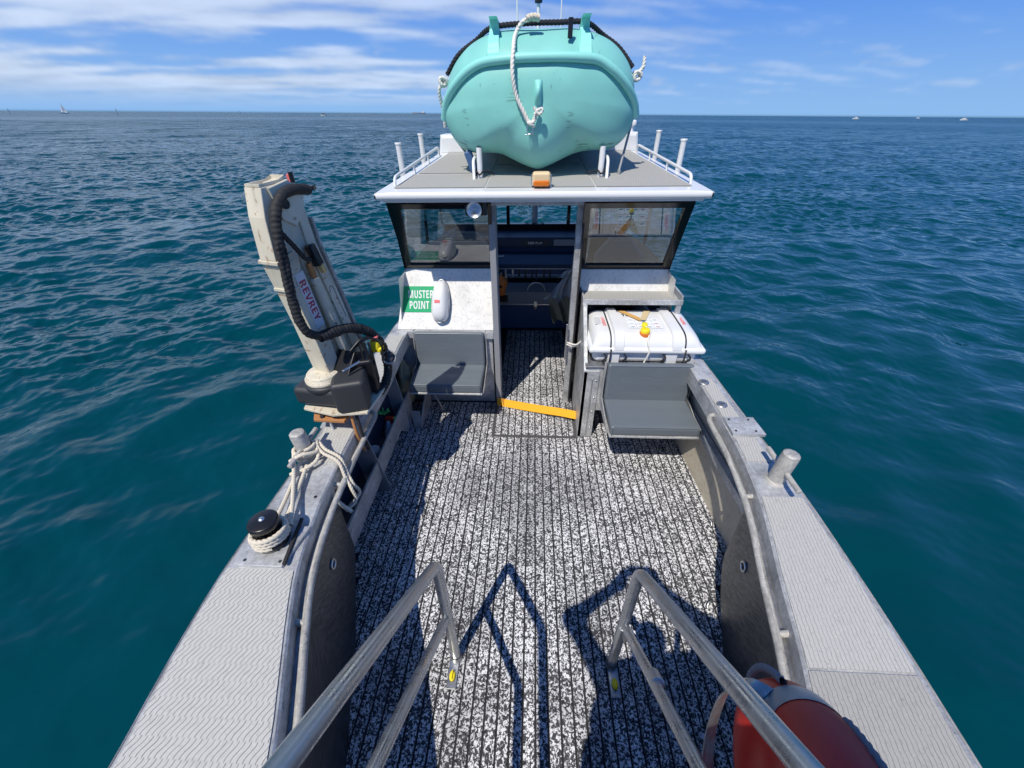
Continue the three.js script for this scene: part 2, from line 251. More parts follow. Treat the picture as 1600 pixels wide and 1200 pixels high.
  zones.forEach(([r0, k, rough, spec], n) => { const w = phy([0.0002, 0.045, 0.06], { roughness: rough, specularIntensity: spec, ior: 1.33, normalMap: rt }); w.specularColor.setRGB(0.66, 0.93, 1.0); w.normalScale.set(k, k); w.side = THREE.FrontSide; m.push(w); const i0 = rings.findIndex(q => q >= r0), i1 = n + 1 < zones.length ? rings.findIndex(q => q >= zones[n + 1][0]) : nr - 1; g.addGroup(i0 * na * 6, (i1 - i0) * na * 6, n); });
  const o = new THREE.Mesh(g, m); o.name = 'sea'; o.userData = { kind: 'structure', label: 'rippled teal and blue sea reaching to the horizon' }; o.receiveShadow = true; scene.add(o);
}

// ---------------------------------------------------------------- the boat itself
const G = 0.80, S9 = 0.909;                             // gunwale height over the deck; scale of the first survey of the gunwale plan
const boat = thing('work_boat', 'aluminium work boat with white cabin and camouflage-printed deck', 'boat');
const Lin = knots([[0.9, -0.55], [0.2, -0.68], [-0.35, -0.86], [-0.5, -0.92], [-0.72, -1.01], [-0.93, -1.085], [-1.16, -1.135], [-1.4, -1.165], [-1.9, -1.19], [-2.6, -1.2], [-3.35, -1.23], [-4.4, -1.16], [-5.2, -0.95], [-6.2, -0.48], [-6.7, -0.12]].map(p => p.map(v => v * S9)));
const Lout = knots([[0.9, -1.27], [-0.25, -1.385], [-0.6, -1.43], [-0.92, -1.452], [-1.5, -1.442], [-2, -1.44], [-3.2, -1.415], [-3.6, -1.4], [-4.5, -1.32], [-5.5, -1.06], [-6.5, -0.5], [-7.1, -0.03]].map(p => p.map(v => v * S9)));
const Rin = knots([[0.9, 0.68], [-0.1, 0.9], [-0.59, 1.057], [-0.73, 1.098], [-1.0, 1.165], [-1.27, 1.24], [-1.525, 1.295], [-1.9, 1.335], [-2.7, 1.345], [-3.3, 1.33], [-4.4, 1.2], [-5.2, 0.98], [-6.2, 0.5], [-6.7, 0.16]].map(p => p.map(v => v * S9)));
const Rout = knots([[0.9, 1.39], [-0.38, 1.494], [-0.68, 1.518], [-1, 1.535], [-1.47, 1.547], [-1.9, 1.534], [-2.23, 1.521], [-2.88, 1.498], [-3.6, 1.46], [-4.5, 1.36], [-5.5, 1.1], [-6.5, 0.54], [-7.1, 0.07]].map(p => p.map(v => v * S9)));
// hull: outer topsides, inner lining, bottom and transom
{
  const zs = steps(0.9, -7.1, 60);
  const side = (f, s) => sheet(zs.map(z => { const x = f(z), t = smooth(-3.5, -7.1, z); return [[x, G - 0.004, z], [x - s * 0.012, G - 0.07, z], [x - s * 0.02, 0.25, z], [x - s * (0.05 + 0.2 * t), -0.35, z], [x * 0.8, -0.62, z], [x * 0.1, -0.95, z]]; }));
  part(boat, 'hull', merge([creased(side(Lout, -1)), creased(side(Rout, 1)), uvm(new THREE.PlaneGeometry(2.6, 1.5).translate(0.05, -0.12, 0.9))]), M.alu);
  const lin = (f, s, z0, z1) => creased(sheet(steps(z0, z1, 30).map(z => { const x = f(z) - s * 0.05; return [[x + s * 0.03, G - 0.02, z], [x, 0.34, z], [x - s * 0.015, -0.03, z]]; })), 60);
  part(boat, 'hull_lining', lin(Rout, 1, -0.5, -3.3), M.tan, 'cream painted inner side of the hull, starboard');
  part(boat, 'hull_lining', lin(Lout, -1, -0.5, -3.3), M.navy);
  // longitudinal stringer along the starboard lining
  part(boat, 'stringer', creased(sheet(steps(-1.2, -3.1, 24).map(z => { const x = Rout(z) - 0.055; return [[x, 0.45, z], [x - 0.035, 0.44, z], [x - 0.035, 0.38, z], [x, 0.37, z]]; })), 20), M.alu);
}
// gunwales: capping with a turned-down inner flange
function gunwale(fi, fo, s) {
  const g = sheet(steps(0.9, -6.7, 130).map(z => { const i = fi(z), o = fo(z); return [[i, G - 0.13, z], [i, G - 0.008, z], [i + s * 0.008, G, z], [o - s * 0.014, G, z], [o, G - 0.012, z], [o, G - 0.06, z], [o - s * 0.02, G - 0.06, z], [o - s * 0.02, G - 0.02, z], [i + s * 0.012, G - 0.02, z], [i + s * 0.012, G - 0.13, z]]; }), true);
  return part(boat, 'gunwale', creased(g, 30), M.alu);
}
const gwL = gunwale(Lin, Lout, -1), gwR = gunwale(Rin, Rout, 1);
const off = (f, d) => z => f(z) + d;
part(gwL, 'tread_mat', capped(off(Lout, 0.022), off(Lin, -0.018), 0.7 * S9, -0.93 * S9, G + 0.001, G + 0.005), M.treadA);
part(gwL, 'tread_mat', capped(off(Lout, 0.03), off(Lin, -0.012), -1.62 * S9, -1.93 * S9, G + 0.001, G + 0.005, 10), M.treadA);
part(gwL, 'tread_mat', capped(off(Lout, 0.03), off(Lin, -0.012), -2.25 * S9, -3.3 * S9, G + 0.001, G + 0.005, 20), M.treadB);
part(gwR, 'tread_mat', capped(off(Rin, 0.012), off(Rout, -0.03), 0.7 * S9, -0.625 * S9, G + 0.001, G + 0.005), M.treadD);
part(gwR, 'tread_mat', capped(off(Rin, 0.012), off(Rout, -0.03), -0.635 * S9, -1.45 * S9, G + 0.001, G + 0.005), M.treadB);
part(gwR, 'tread_mat', capped(off(Rin, 0.012), off(Rout, -0.05), -1.72 * S9, -1.93 * S9, G + 0.001, G + 0.005, 10), M.treadB);
part(gwR, 'tread_mat', capped(off(Rin, 0.012), off(Rout, -0.05), -2.14 * S9, -2.62 * S9, G + 0.001, G + 0.005, 10), M.treadB);
const plate = part(gwR, 'cover_plate', capped(off(Rin, 0.004), off(Rout, 0.018), -1.945 * S9, -2.12 * S9, G + 0.001, G + 0.02, 6), M.alu);
for (const [x, z] of [[1.37, -1.975], [1.5, -1.975], [1.37, -2.09], [1.5, -2.09]]) part(plate, 'bolt', cyl(0.007, 0.006, 0.005, x * S9, G + 0.02, z * S9, 8), M.charcoal);
for (const [x, z] of [[1.273, -2.07], [1.25, -2.33]]) { const c = part(gwR, 'filler_cap', lathe([[0, 0.012], [0.022, 0.012], [0.024, 0.008], [0.032, 0.008], [0.036, 0]], x, G + 0.004, z), M.aluPlate); part(c, 'slot', box(x - 0.016, x + 0.016, G + 0.0155, G + 0.0185, z - 0.003, z + 0.003, 0.001), M.charcoal); }
// scupper holes on the port capping
part(gwL, 'hole', cyl(0.008, 0.008, 0.002, -1.095, G + 0.0005, -1.236, 10), M.black); part(gwL, 'hole', cyl(0.009, 0.009, 0.002, -1.07, G + 0.0005, -1.02, 10), M.black);
const capPlate = part(gwL, 'mount_plate', prism([[-1.385, 0.94], [-1.165, 0.94], [-1.13, 1.16], [-1.385, 1.16]], 0.014, (a, b, c) => [a * S9, G + 0.001 + c, -b * S9], 0.002), M.alu);
for (const [x, z] of [[-1.36, -0.965], [-1.185, -0.965]]) part(capPlate, 'bolt', cyl(0.007, 0.006, 0.005, x * S9, G + 0.016, z * S9, 8), M.charcoal);
part(gwL, 'trim_strip', capped(z => -1.055 + (z + 0.86) * 0.16, z => -1.042 + (z + 0.86) * 0.16, -0.86, -1.09, G + 0.016, G + 0.03, 4), M.rubber);

// deck: grooved foam strips, each its own piece, on a dark backing
const Lfl = knots([[0.3, -0.62], [-0.44, -0.815], [-0.65, -0.88], [-1.27, -1.05], [-1.5, -1.13], [-3.4, -1.13]]), Rfl = knots([[0.3, 0.9], [-0.75, 1.05], [-0.95, 1.065], [-1.345, 1.175], [-1.5, 1.33], [-2.0, 1.36], [-3.4, 1.37]]);
{
  const deck = part(boat, 'deck', merge([box(-1.3, 1.45, -0.03, -0.006, -3.2, 0.5), box(-0.5, 0.6, -0.0302, -0.0065, -4.75, -3.19)]), M.groove);
  const P = 0.0622, w = P - 0.0105, x0 = -0.0095;
  for (let k = -20; k <= 22; k++) {
    const xc = x0 + (k + 0.5) * P; let zn = 0.12, zf = -3.08;
    if (xc < 0) { while (zn > -1.5 && Lfl(zn) > xc + w / 2 + 0.03) zn -= 0.01; } else while (zn > -1.55 && Rfl(zn) < xc - w / 2 - 0.03) zn -= 0.01;
    if (xc > -0.32 && xc < 0.40) zf = -4.7; if (zn < -1.49 && Math.abs(xc) < 1.1) zn = -1.49;
    const g = new THREE.BoxGeometry(w, 0.006, zn - zf, 1, 1, 1); g.translate(xc, -0.003, (zn + zf) / 2); part(deck, 'plank', uvm(g), M.foam);
  }
  const seam = (a, b, c, d) => part(deck, 'hatch_seam', box(a, b, -0.004, 0.0014, c, d, 0.0006), M.seam);
  seam(-0.345, -0.315, -2.605, -3.07); seam(0.405, 0.435, -2.605, -3.0); seam(-0.345, 0.435, -2.575, -2.607);
}
// side locker panels by the quarter, dark brushed sheet
function locker(ff, fi, s, z0, z1, cut) {
  const g = sheet(steps(z0, z1, 26).map(z => { const t = (z - z0) / (z1 - z0), xb = ff(z), xt = fi(z) - s * 0.01, top = G - 0.11, k = Math.max(0, (t - cut) / (1 - cut)), yb = 0.001 + k * 0.22; return [0, 0.33, 0.66, 1].map(q => [xb + (xt - xb) * q, yb + (top - yb) * q, z]); }));
  return creased(g, 60);
}
const lockR = part(boat, 'locker_panel', locker(Rfl, Rin, 1, 0.25, -1.36, 0.7), M.brushed, 'brushed metal side locker panel, starboard');
const lockL = part(boat, 'locker_panel', locker(Lfl, Lin, -1, 0.25, -1.32, 0.7), M.brushed);
for (const [lk, s, fi, ff] of [[lockR, 1, Rin, Rfl], [lockL, -1, Lin, Lfl]]) {
  const z = s > 0 ? -1.12 : -1.05, x = ff(z) + (fi(z) - s * 0.01 - ff(z)) * 0.72 - s * 0.006, y = 0.5;
  const g = new THREE.TorusGeometry(0.024, 0.006, 8, 24); g.rotateY(Math.PI / 2 - s * 0.15); g.translate(x, y, z); part(lk, 'pull_ring', g, M.steel);
  part(lk, 'edge_rail', creased(sheet(steps(0.25, -1.36, 30).map(z => { const a = fi(z) - s * 0.008, y = G - 0.085; return [[a, y - 0.03, z], [a - s * 0.006, y, z], [a + s * 0.03, y + 0.004, z], [a + s * 0.035, y - 0.03, z]]; })), 25), M.aluPlate);
}
// tie-down rings on the deck edge
for (const [x, z, a] of [[1.33, -1.72, 0.4], [1.1, -1.15, 0.2], [1.27, -2.5, 0.6], [-1.05, -1.45, -0.5], [-1.06, -2.35, -0.8]]) { const g = new THREE.TorusGeometry(0.035, 0.005, 8, 24, Math.PI); g.rotateX(-0.9); g.rotateY(a); g.translate(x, 0.004, z); part(boat, 'tie_ring', g, M.steel); }

// grab pipes inside the coamings, with stand-offs
function grab(f, s, z0, z1, posts, ends) {
  const pts = steps(z0, z1, 14).map(z => [f(z) - s * 0.04, G - 0.065, z]);
  pts.push([f(z1) - s * 0.038, G - 0.062, z1 - 0.06], [f(z1) - s * 0.02, G - 0.06, z1 - 0.1], [f(z1) + s * 0.012, G - 0.06, z1 - 0.11]);
  const p = part(boat, 'grab_pipe', pipe(pts, 0.0165, 0, 90), M.greyPipe);
  for (const z of posts) part(p, 'stand_off', pipe([[f(z) - s * 0.04, G - 0.065, z], [f(z) + s * 0.01, G - 0.055, z]], 0.013, 0, 4), M.greyPipe);
}
grab(Rin, 1, 0.3, -1.93, [-0.2, -0.71, -1.37]); grab(Lin, -1, 0.3, -1.9, [-0.2, -0.67, -1.37]);

// port side bin: long board, gussets, far box
part(boat, 'bin_board', prism([[1.36, 0.13], [1.36, 0.31], [2.82, 0.33], [2.82, 0.02], [2.6, 0.02], [2.45, 0.16]], 0.012, (a, b, c) => [-1.115 - c, b, -a], 0.003), M.alu);
for (const [z, xb, yt] of [[-1.94, -1.055, 0.66], [-2.66, -1.075, 0.68]]) part(boat, 'gusset', prism([[-1.27, 0.005], [xb, 0.005], [xb - 0.01, 0.03], [-1.155, yt], [-1.27, yt]], 0.006, (a, b, c) => [a, b, z + c], 0.0015), M.greyPaint);
const bin = part(boat, 'bin_box', prism([[2.66, 0.005], [2.66, 0.06], [2.72, 0.1], [3.06, 0.3], [3.06, 0.005]], 0.01, (a, b, c) => [-1.0 - c, b, -a], 0.002), M.alu);
part(bin, 'end_plate', box(-1.08, -1.0, 0.005, 0.2, -2.68, -2.672, 0.002), M.alu);

// bollards welded on the gunwales
function bollard(x, z, lean, gw) {
  const b = part(gw, 'bollard', merge([pipe([[x, G - 0.004, z], [x + lean, G + 0.185, z]], 0.041, 0, 6, 24), lathe([[0.056, 0], [0.05, 0.008], [0.041, 0.014]], x, G, z)]), M.greyPipe);
  part(b, 'cross_pin', pipe([[x + lean * 0.5, G + 0.085, z - 0.15], [x + lean * 0.5, G + 0.085, z + 0.15]], 0.0135, 0, 4), M.greyPipe); return b;
}
bollard(1.305, -1.436, 0.011, gwR); bollard(-1.264, -1.51, -0.009, gwL);

// ---------------------------------------------------------------- cabin
const RT = z => 1.972 + 0.058 * (-2.875 - z);            // roof rises forward
{
  const K = [1.29, -3.35], PB = [0.81, -3.1], WT = [1.885, -2.975];
  // port aft wall: lower wall, sloping white panel
  const wall = part(boat, 'aft_wall', merge([box(-1.22, -0.35, 0.002, 0.74, -3.13, -3.10), prism([[-1.215, 0.735], [-0.335, 0.735], [-0.335, 0.808], [-1.215, 0.808]], 0.03, (a, b, c) => [a, b, -3.105 + c], 0.004)]), M.alu);
  const pan = (xa, xb, xc, xd, s0, s1, t, mat, nm, par) => { const ey = V(0, s1[0] - s0[0], s1[1] - s0[1]), L = ey.length(); ey.normalize(); const ez = V(0, -ey.z, ey.y); const g = prism([[xa, 0], [xb, 0], [xd, L], [xc, L]], t, (a, b, c) => [a, s0[0] + ey.y * b + ez.y * (c - t), s0[1] + ey.z * b + ez.z * (c - t)], 0.004); return part(par || boat, nm, g, mat); };
  pan(-1.212, -0.338, -1.13, -0.33, PB, K, 0.03, M.white, 'aft_panel');
  const K2 = [1.285, -3.352];
  pan(0.40, 1.25, 0.40, 1.185, [1.1, -3.29], K2, 0.03, M.white, 'aft_panel');
  // windows with black rubbered frames
  function win(xa, xb, xc, xd, fr, nm) {
    const ey = V(0, WT[0] - K[0], WT[1] - K[1]), L = ey.length(); ey.normalize(); const ez = V(0, -ey.z, ey.y);
    const map = (a, b, c) => [a, K[0] + ey.y * b + ez.y * c, K[1] + ey.z * b + ez.z * c];
    const s = new THREE.Shape([[xa, 0], [xb, 0], [xd, L], [xc, L]].map(p => new THREE.Vector2(...p)));
    const inn = [[xa + fr[0], 0.048], [xc + fr[1], L - 0.05], [xd - fr[3], L - 0.05], [xb - fr[2], 0.048]]; s.holes.push(new THREE.Path(inn.map(p => new THREE.Vector2(...p))));
    const g = new THREE.ExtrudeGeometry(s, { depth: 0.03, bevelEnabled: true, bevelSize: 0.004, bevelThickness: 0.004, bevelOffset: -0.004, bevelSegments: 2 }); const p = g.attributes.position; for (let i = 0; i < p.count; i++) p.setXYZ(i, ...map(p.getX(i), p.getY(i), p.getZ(i) - 0.03)); g.computeVertexNormals();
    const f = part(boat, nm, uvm(g), M.gloss);
    const q = [inn[0], inn[3], inn[2], inn[1]].map(p => map(p[0], p[1], -0.012)); const pg = sheet([[q[0], q[1]], [q[3], q[2]]]); part(f, 'pane', pg, M.mirrorGlass);
    return f;
  }
  win(-1.118, -0.335, -1.062, -0.30, [0.05, 0.09, 0.03, 0.03], 'aft_window'); win(0.40, 1.19, 0.365, 1.135, [0.06, 0.05, 0.075, 0.06], 'aft_window');
  // doorway: port jamb, starboard post and sliding door edge
  const jamb = part(boat, 'door_jamb', merge([prism([[-3.10, 0.002], [-3.10, 0.815], [-3.35, 1.29], [-3.02, 1.895], [-3.02, 1.91], [-3.42, 1.91], [-3.42, 0.002]], 0.03, (a, b, c) => [-0.332 + c, b, a], 0.003), box(-0.335, -0.285, 0.002, 1.91, -3.115, -3.075)]), M.greyPaint);
  part(jamb, 'door_track', box(-0.303, -0.283, 0.01, 1.9, -3.155, -3.13), M.alu);
  const post = part(boat, 'door_post', box(0.335, 0.385, 0.002, 1.915, -3.16, -3.10), M.alu); part(post, 'stop', box(0.38, 0.39, 0.05, 1.9, -3.12, -3.07), M.rubber);
  part(boat, 'door_panel', prism([[-3.17, 0.01], [-3.17, 1.9], [-3.42, 1.9], [-3.42, 0.01]], 0.03, (a, b, c) => [0.39 + c * 0.6, b, a], 0.003), M.charcoal);
  part(boat, 'door_header', box(-0.36, 0.44, 1.865, 1.925, -3.12, -2.99), M.alu);
  // starboard inner cheek beside the doorway
  part(boat, 'cheek_panel', prism([[-2.60, 0.004], [-2.60, 0.70], [-3.0, 1.09], [-3.29, 1.1], [-3.35, 1.29], [-3.02, 1.9], [-3.3, 1.9], [-3.42, 1.25], [-3.42, 0.004]], 0.025, (a, b, c) => [0.435 + c, b, a], 0.003), M.alu);
  // starboard locker box carrying the raft cradle and the seat
  const bx = part(boat, 'locker_box', merge([box(0.462, 1.33, 0.30, 0.74, -3.28, -2.615), box(0.43, 0.56, 0.004, 0.71, -2.63, -2.60)]), M.alu);
  part(bx, 'cradle_top', box(0.44, 1.36, 0.742, 0.755, -3.2, -2.60), M.aluPlate);
  for (const y of [0.62, 0.45, 0.3, 0.12]) part(bx, 'rivet', (() => { const g = new THREE.SphereGeometry(0.008, 10, 6); g.translate(0.535, y, -2.598); return g; })(), M.steel);
  part(bx, 'hinge', pipe([[0.505, 0.02, -2.596], [0.505, 0.64, -2.596]], 0.006, 0, 4), M.steel);
  // grated shelf above the raft
  const sh = part(boat, 'raft_shelf', merge([box(0.43, 1.255, 1.085, 1.13, -3.06, -3.045), box(0.43, 0.445, 1.085, 1.145, -3.33, -3.06), box(1.24, 1.255, 1.085, 1.16, -3.33, -3.06), box(0.44, 1.245, 1.09, 1.104, -3.34, -3.055), box(0.435, 0.475, 0.755, 1.086, -3.085, -3.05), box(1.21, 1.25, 0.755, 1.086, -3.085, -3.05)]), M.alu);
  part(sh, 'tread_mat', box(0.452, 1.232, 1.105, 1.112, -3.325, -3.064, 0.001), M.treadC);
  // side walls with windows, front bulkhead with windscreen
  for (const s of [-1, 1]) {
    const xb = s < 0 ? -1.2 : 1.23, xk = s < 0 ? -1.13 : 1.185, xt = s < 0 ? -1.06 : 1.13;
    const w = part(boat, 'side_wall', creased(sheet(steps(-3.12, -5.0, 6).map(z => { const d = Math.max(0, -4.2 - z) * 0.25; return [[xb - s * d, 0.62, z], [xk - s * d, 1.27, z - 0.02]]; })), 30), M.white);
    const f = part(boat, 'side_window', creased(sheet([[[xk, 1.24, -3.34], [xt, 1.9, -3.02]], [[xk, 1.24, -3.5], [xt, 1.9, -3.12]]]), 30), M.gloss);
    const fr = (z0, z1, z2, z3) => creased(sheet([[[xk, 1.25, z0], [xt, 1.93, z2]], [[xk, 1.25, z1], [xt, 1.93, z3]]]), 30);
    part(f, 'pillar', fr(-4.18, -4.3, -4.0, -4.1), M.gloss); part(f, 'pillar', fr(-5.0, -5.1, -4.62, -4.72), M.gloss);
    part(f, 'pane', sheet([[[xk, 1.26, -3.5], [xt, 1.9, -3.12]], [[xk, 1.26, -4.98], [xt, 1.9, -4.62]]]), M.glass);
  }
  const ws = part(boat, 'windscreen', merge([box(-1.1, 1.15, 1.22, 1.3, -5.06, -4.98), box(-0.315, -0.275, 1.29, 2.0, -4.99, -4.93), box(0.41, 0.45, 1.29, 2.0, -4.99, -4.93), box(-1.08, 1.12, 1.86, 2.02, -4.95, -4.86)]), M.gloss);
  for (const [a, b] of [[-1.08, -0.315], [-0.275, 0.41], [0.45, 1.12]]) part(ws, 'pane', sheet([[[a, 1.3, -4.965], [b, 1.3, -4.965]], [[a, 1.9, -4.925], [b, 1.9, -4.925]]]), M.glass);
  // dash, consoles and companionway
  const dash = part(boat, 'dashboard', merge([box(-1.1, 1.12, 1.12, 1.23, -4.98, -4.62, 0.02), box(-1.1, -0.5, 0.7, 1.13, -4.98, -4.7, 0.02), box(0.62, 1.12, 0.7, 1.13, -4.98, -4.7, 0.02)]), M.navy);
  part(dash, 'panel', box(-0.5, 0.62, 0.7, 1.12, -4.98, -4.9), M.bluePaint); part(dash, 'lower_locker', box(-0.5, 0.62, 0.02, 0.42, -4.98, -4.72), M.bluePaint); part(dash, 'step', box(-0.5, 0.62, 0.405, 0.56, -4.98, -4.64), M.greyPaint);
  const latch = part(dash, 'latch', merge([box(0.035, 0.075, 0.37, 0.44, -4.64, -4.618), cyl(0.018, 0.018, 0.02, 0.055, 0.34, -4.635, 12)]), M.steel);
  part(dash, 'hatch_ring', (() => { const g = new THREE.TorusGeometry(0.11, 0.008, 8, 30, Math.PI); g.translate(0.06, 0.57, -4.66); return g; })(), M.steel);
  part(dash, 'bunk_cushion', box(-0.45, 0.58, 0.86, 1.0, -4.89, -4.74, 0.03), std([0.07, 0.15, 0.3], { roughness: 0.7 })); part(dash, 'rail', pipe([[-0.45, 0.84, -4.7], [0.58, 0.84, -4.7]], 0.006, 0, 4, 8), M.steel);
  { const rt = rng(3); for (let k = 0; k < 9; k++) { const x = -0.4 + k * 0.075 + 0.03 * rt(), h = 0.06 + 0.1 * rt(); part(dash, 'hanging_tool', merge([box(x - 0.012, x + 0.012, 0.84 - h, 0.835, -4.705, -4.69, 0.004), cyl(0.018, 0.012, 0.03, x, 0.83 - h, -4.698, 10)]), [M.charcoal, M.steel, M.navy, M.charcoal][Math.floor(rt() * 4)]); } }
  part(dash, 'vent_panel', box(-0.45, -0.3, 0.43, 0.52, -4.642, -4.632, 0.004), M.black); part(dash, 'trim', box(-0.5, 0.62, 0.392, 0.404, -4.66, -4.632, 0.002), M.steel); part(dash, 'switch_panel', box(0.25, 0.5, 1.14, 1.21, -4.62, -4.61, 0.004), M.greyPaint); part(dash, 'grab_handle', pipe([[-0.42, 1.03, -4.62], [-0.42, 1.03, -4.58], [-0.34, 1.03, -4.58], [-0.34, 1.03, -4.62]], 0.008, 0.02, 20, 8), M.gel);
  part(dash, 'plate', box(-0.13, 0.2, 1.15, 1.2, -4.618, -4.612, 0.002), M.charcoal);
  part(dash, 'lettering', place(text('FIRE FLAP', 0.026), V(1, 0, 0), V(0, 1, 0), V(0, 0, 1), V(0.035, 1.172, -4.611)), M.white);
  part(boat, 'cabin_liner', merge([box(-1.18, -1.14, 0.05, 0.9, -5.0, -3.4), box(1.17, 1.21, 0.05, 0.9, -5.0, -3.4), box(-1.18, -0.42, 0.0, 0.45, -4.6, -3.5), box(0.5, 1.2, 0.0, 0.45, -4.6, -3.5), box(-1.18, 1.2, -0.06, -0.032, -5, -3.15)]), M.navy);
  // helm seats seen through the panes
  for (const [x, h] of [[-0.62, 1.5], [0.82, 1.45]]) { const c = part(boat, 'helm_seat', merge([box(x - 0.23, x + 0.23, 0.72, 0.84, -4.2, -3.75, 0.04), cyl(0.05, 0.04, 0.3, x, 0.44, -3.98)]), M.charcoal); part(c, 'backrest', prism([[-0.22, 0.84], [0.22, 0.84], [0.22, h - 0.15], [0.1, h], [-0.1, h], [-0.22, h - 0.15]], 0.07, (a, b, cc) => [x + a, b, -3.78 + cc], 0.02), M.greyPaint); }
}
// roof: shaped white edge with grey tread sheets
{
  const xl = knots([[-2.9, -1.1], [-4.9, -1.0]]), xr = knots([[-2.9, 1.2], [-4.9, 1.08]]);
  const rows = steps(-2.875, -5.0, 24).map(z => { const y = RT(z), a = xl(z), b = xr(z), d = 0.05; return [[a + 0.01, y - 0.045, z], [a, y - 0.02, z], [a + 0.012, y - 0.003, z], [a + 0.14, y, z], [b - 0.14, y, z], [b - 0.012, y - 0.003, z], [b, y - 0.02, z], [b - 0.01, y - 0.045, z]]; });
  const cap = [[[-1.085, 1.926, -2.875], [-1.095, 1.95, -2.86], [-1.085, 1.967, -2.87], [-0.96, 1.972, -2.875], [1.06, 1.972, -2.875], [1.19, 1.967, -2.87], [1.195, 1.95, -2.86], [1.185, 1.926, -2.875]]];
  const top = sheet([...rows], true); const edge = sheet([cap[0].map(p => [p[0], 1.922, -2.8755]), cap[0].map(p => [p[0], 1.935, -2.863]), cap[0].map(p => [p[0] * 1.002, 1.958, -2.863]), cap[0].map((p, i) => [p[0], p[1] > 1.96 ? p[1] + 0.001 : 1.968, -2.8752])]);
  const roof = part(boat, 'cabin_roof', merge([creased(top, 40), creased(edge, 60), box(-1.05, 1.15, 1.905, 1.922, -4.98, -2.89)]), M.gel);
  const mat = (a, b, z0, z1) => { const m = sheet([z0, z1].map(z => [[a(z), RT(z) + 0.004, z], [b(z), RT(z) + 0.004, z]])); return part(roof, 'tread_mat', uvm(m), M.treadC); };
  mat(z => xl(z) + 0.1, z => -0.345, -3.0, -3.5); mat(z => xl(z) + 0.12, z => -0.345, -3.54, -4.7); mat(z => -0.335, z => 0.43, -3.0, -3.9); mat(z => -0.335, z => 0.43, -3.94, -4.7); mat(z => 0.44, z => xr(z) - 0.1, -3.0, -4.7);
  // raised pod at the front of the roof
  for (const s of [-1, 1]) { const a = s < 0 ? -1.0 : 0.68, b = s < 0 ? -0.6 : 1.08; part(roof, 'roof_pod', prism([[a + (s > 0 ? 0 : 0.0), 2.06], [b, 2.06], [b - (s > 0 ? 0.03 : 0), 2.24], [a + (s < 0 ? 0.03 : 0), 2.24]], 0.3, (x, y, c) => [x, y, -5.0 + c], 0.03), M.gel); }
  part(roof, 'roof_pod', box(-0.62, 0.7, 2.06, 2.2, -4.98, -4.72, 0.03), M.gel);
  const ant = (x, y1, r) => part(roof, 'antenna', pipe([[x, 2.15, -4.85], [x, y1, -4.85]], r, 0, 3, 8), M.gel); ant(-0.172, 3.5, 0.008); ant(0.232, 3.5, 0.006); const mast = ant(0.022, 3.22, 0.016); part(mast, 'lamp_cap', cyl(0.035, 0.035, 0.05, 0.022, 3.23, -4.85), M.black);
  part(roof, 'camera_dome', merge([cyl(0.05, 0.045, 0.05, 0.99, 2.235, -4.86), box(0.93, 1.05, 2.285, 2.34, -4.92, -4.8, 0.02)]), M.gel);
  // grab rails along both edges and across the aft corners
  for (const s of [-1, 1]) {
    const x0 = s < 0 ? -1.0 : 1.1, x1 = s < 0 ? -0.965 : 1.025, h = 0.06;
    const r = part(roof, 'roof_rail', pipe([[x0, RT(-3.06), -3.06], [x0, RT(-3.06) + h, -3.08], [x1, RT(-4.5) + h + 0.015, -4.5], [x1, RT(-4.5), -4.52]], 0.011, 0.04, 60, 10), M.gel);
    for (const t of [0.36, 0.7]) { const z = -3.08 - 1.42 * t, x = x0 + (x1 - x0) * t; part(r, 'rail_post', pipe([[x, RT(z), z], [x, RT(z) + h + 0.008, z]], 0.009, 0, 3, 8), M.gel); }
    for (const z of [-3.62, -4.28]) { const x = s < 0 ? -1.1 + (-3.62 - z) * 0.04 : 1.175 - (-3.62 - z) * 0.04, y = RT(z) - 0.05; part(roof, 'rod_holder', lathe([[0.02, 0], [0.022, 0.02], [0.022, 0.245], [0.027, 0.25], [0.027, 0.262], [0.019, 0.262], [0.018, 0.14]], x, y, z, 20), M.gel); }
    const xp = s < 0 ? -0.41 : 0.51, cp = part(roof, 'cradle_post', lathe([[0.021, 0], [0.021, 0.2], [0.017, 0.204], [0.016, 0.19]], xp, RT(-3.35), -3.35, 20), M.gel);
    part(roof, 'hoop', pipe([[xp + s * 0.04, RT(-3.28), -3.28], [xp + s * 0.05, RT(-3.3) + 0.13, -3.36], [xp + s * 0.02, RT(-3.5) + 0.14, -3.5], [xp + s * 0.02, RT(-3.55), -3.6]], 0.012, 0.04, 40, 10), M.gel);
    part(cp, 'bungee', pipe([[xp - 0.025, RT(-3.33) + 0.05, -3.33], [xp, RT(-3.3) + 0.03, -3.31], [xp + 0.03, RT(-3.33) + 0.05, -3.34], [xp - s * 0.1, RT(-3.4) + 0.02, -3.42]], 0.006, 0, 30, 8), M.ropeBlack);
  }
}

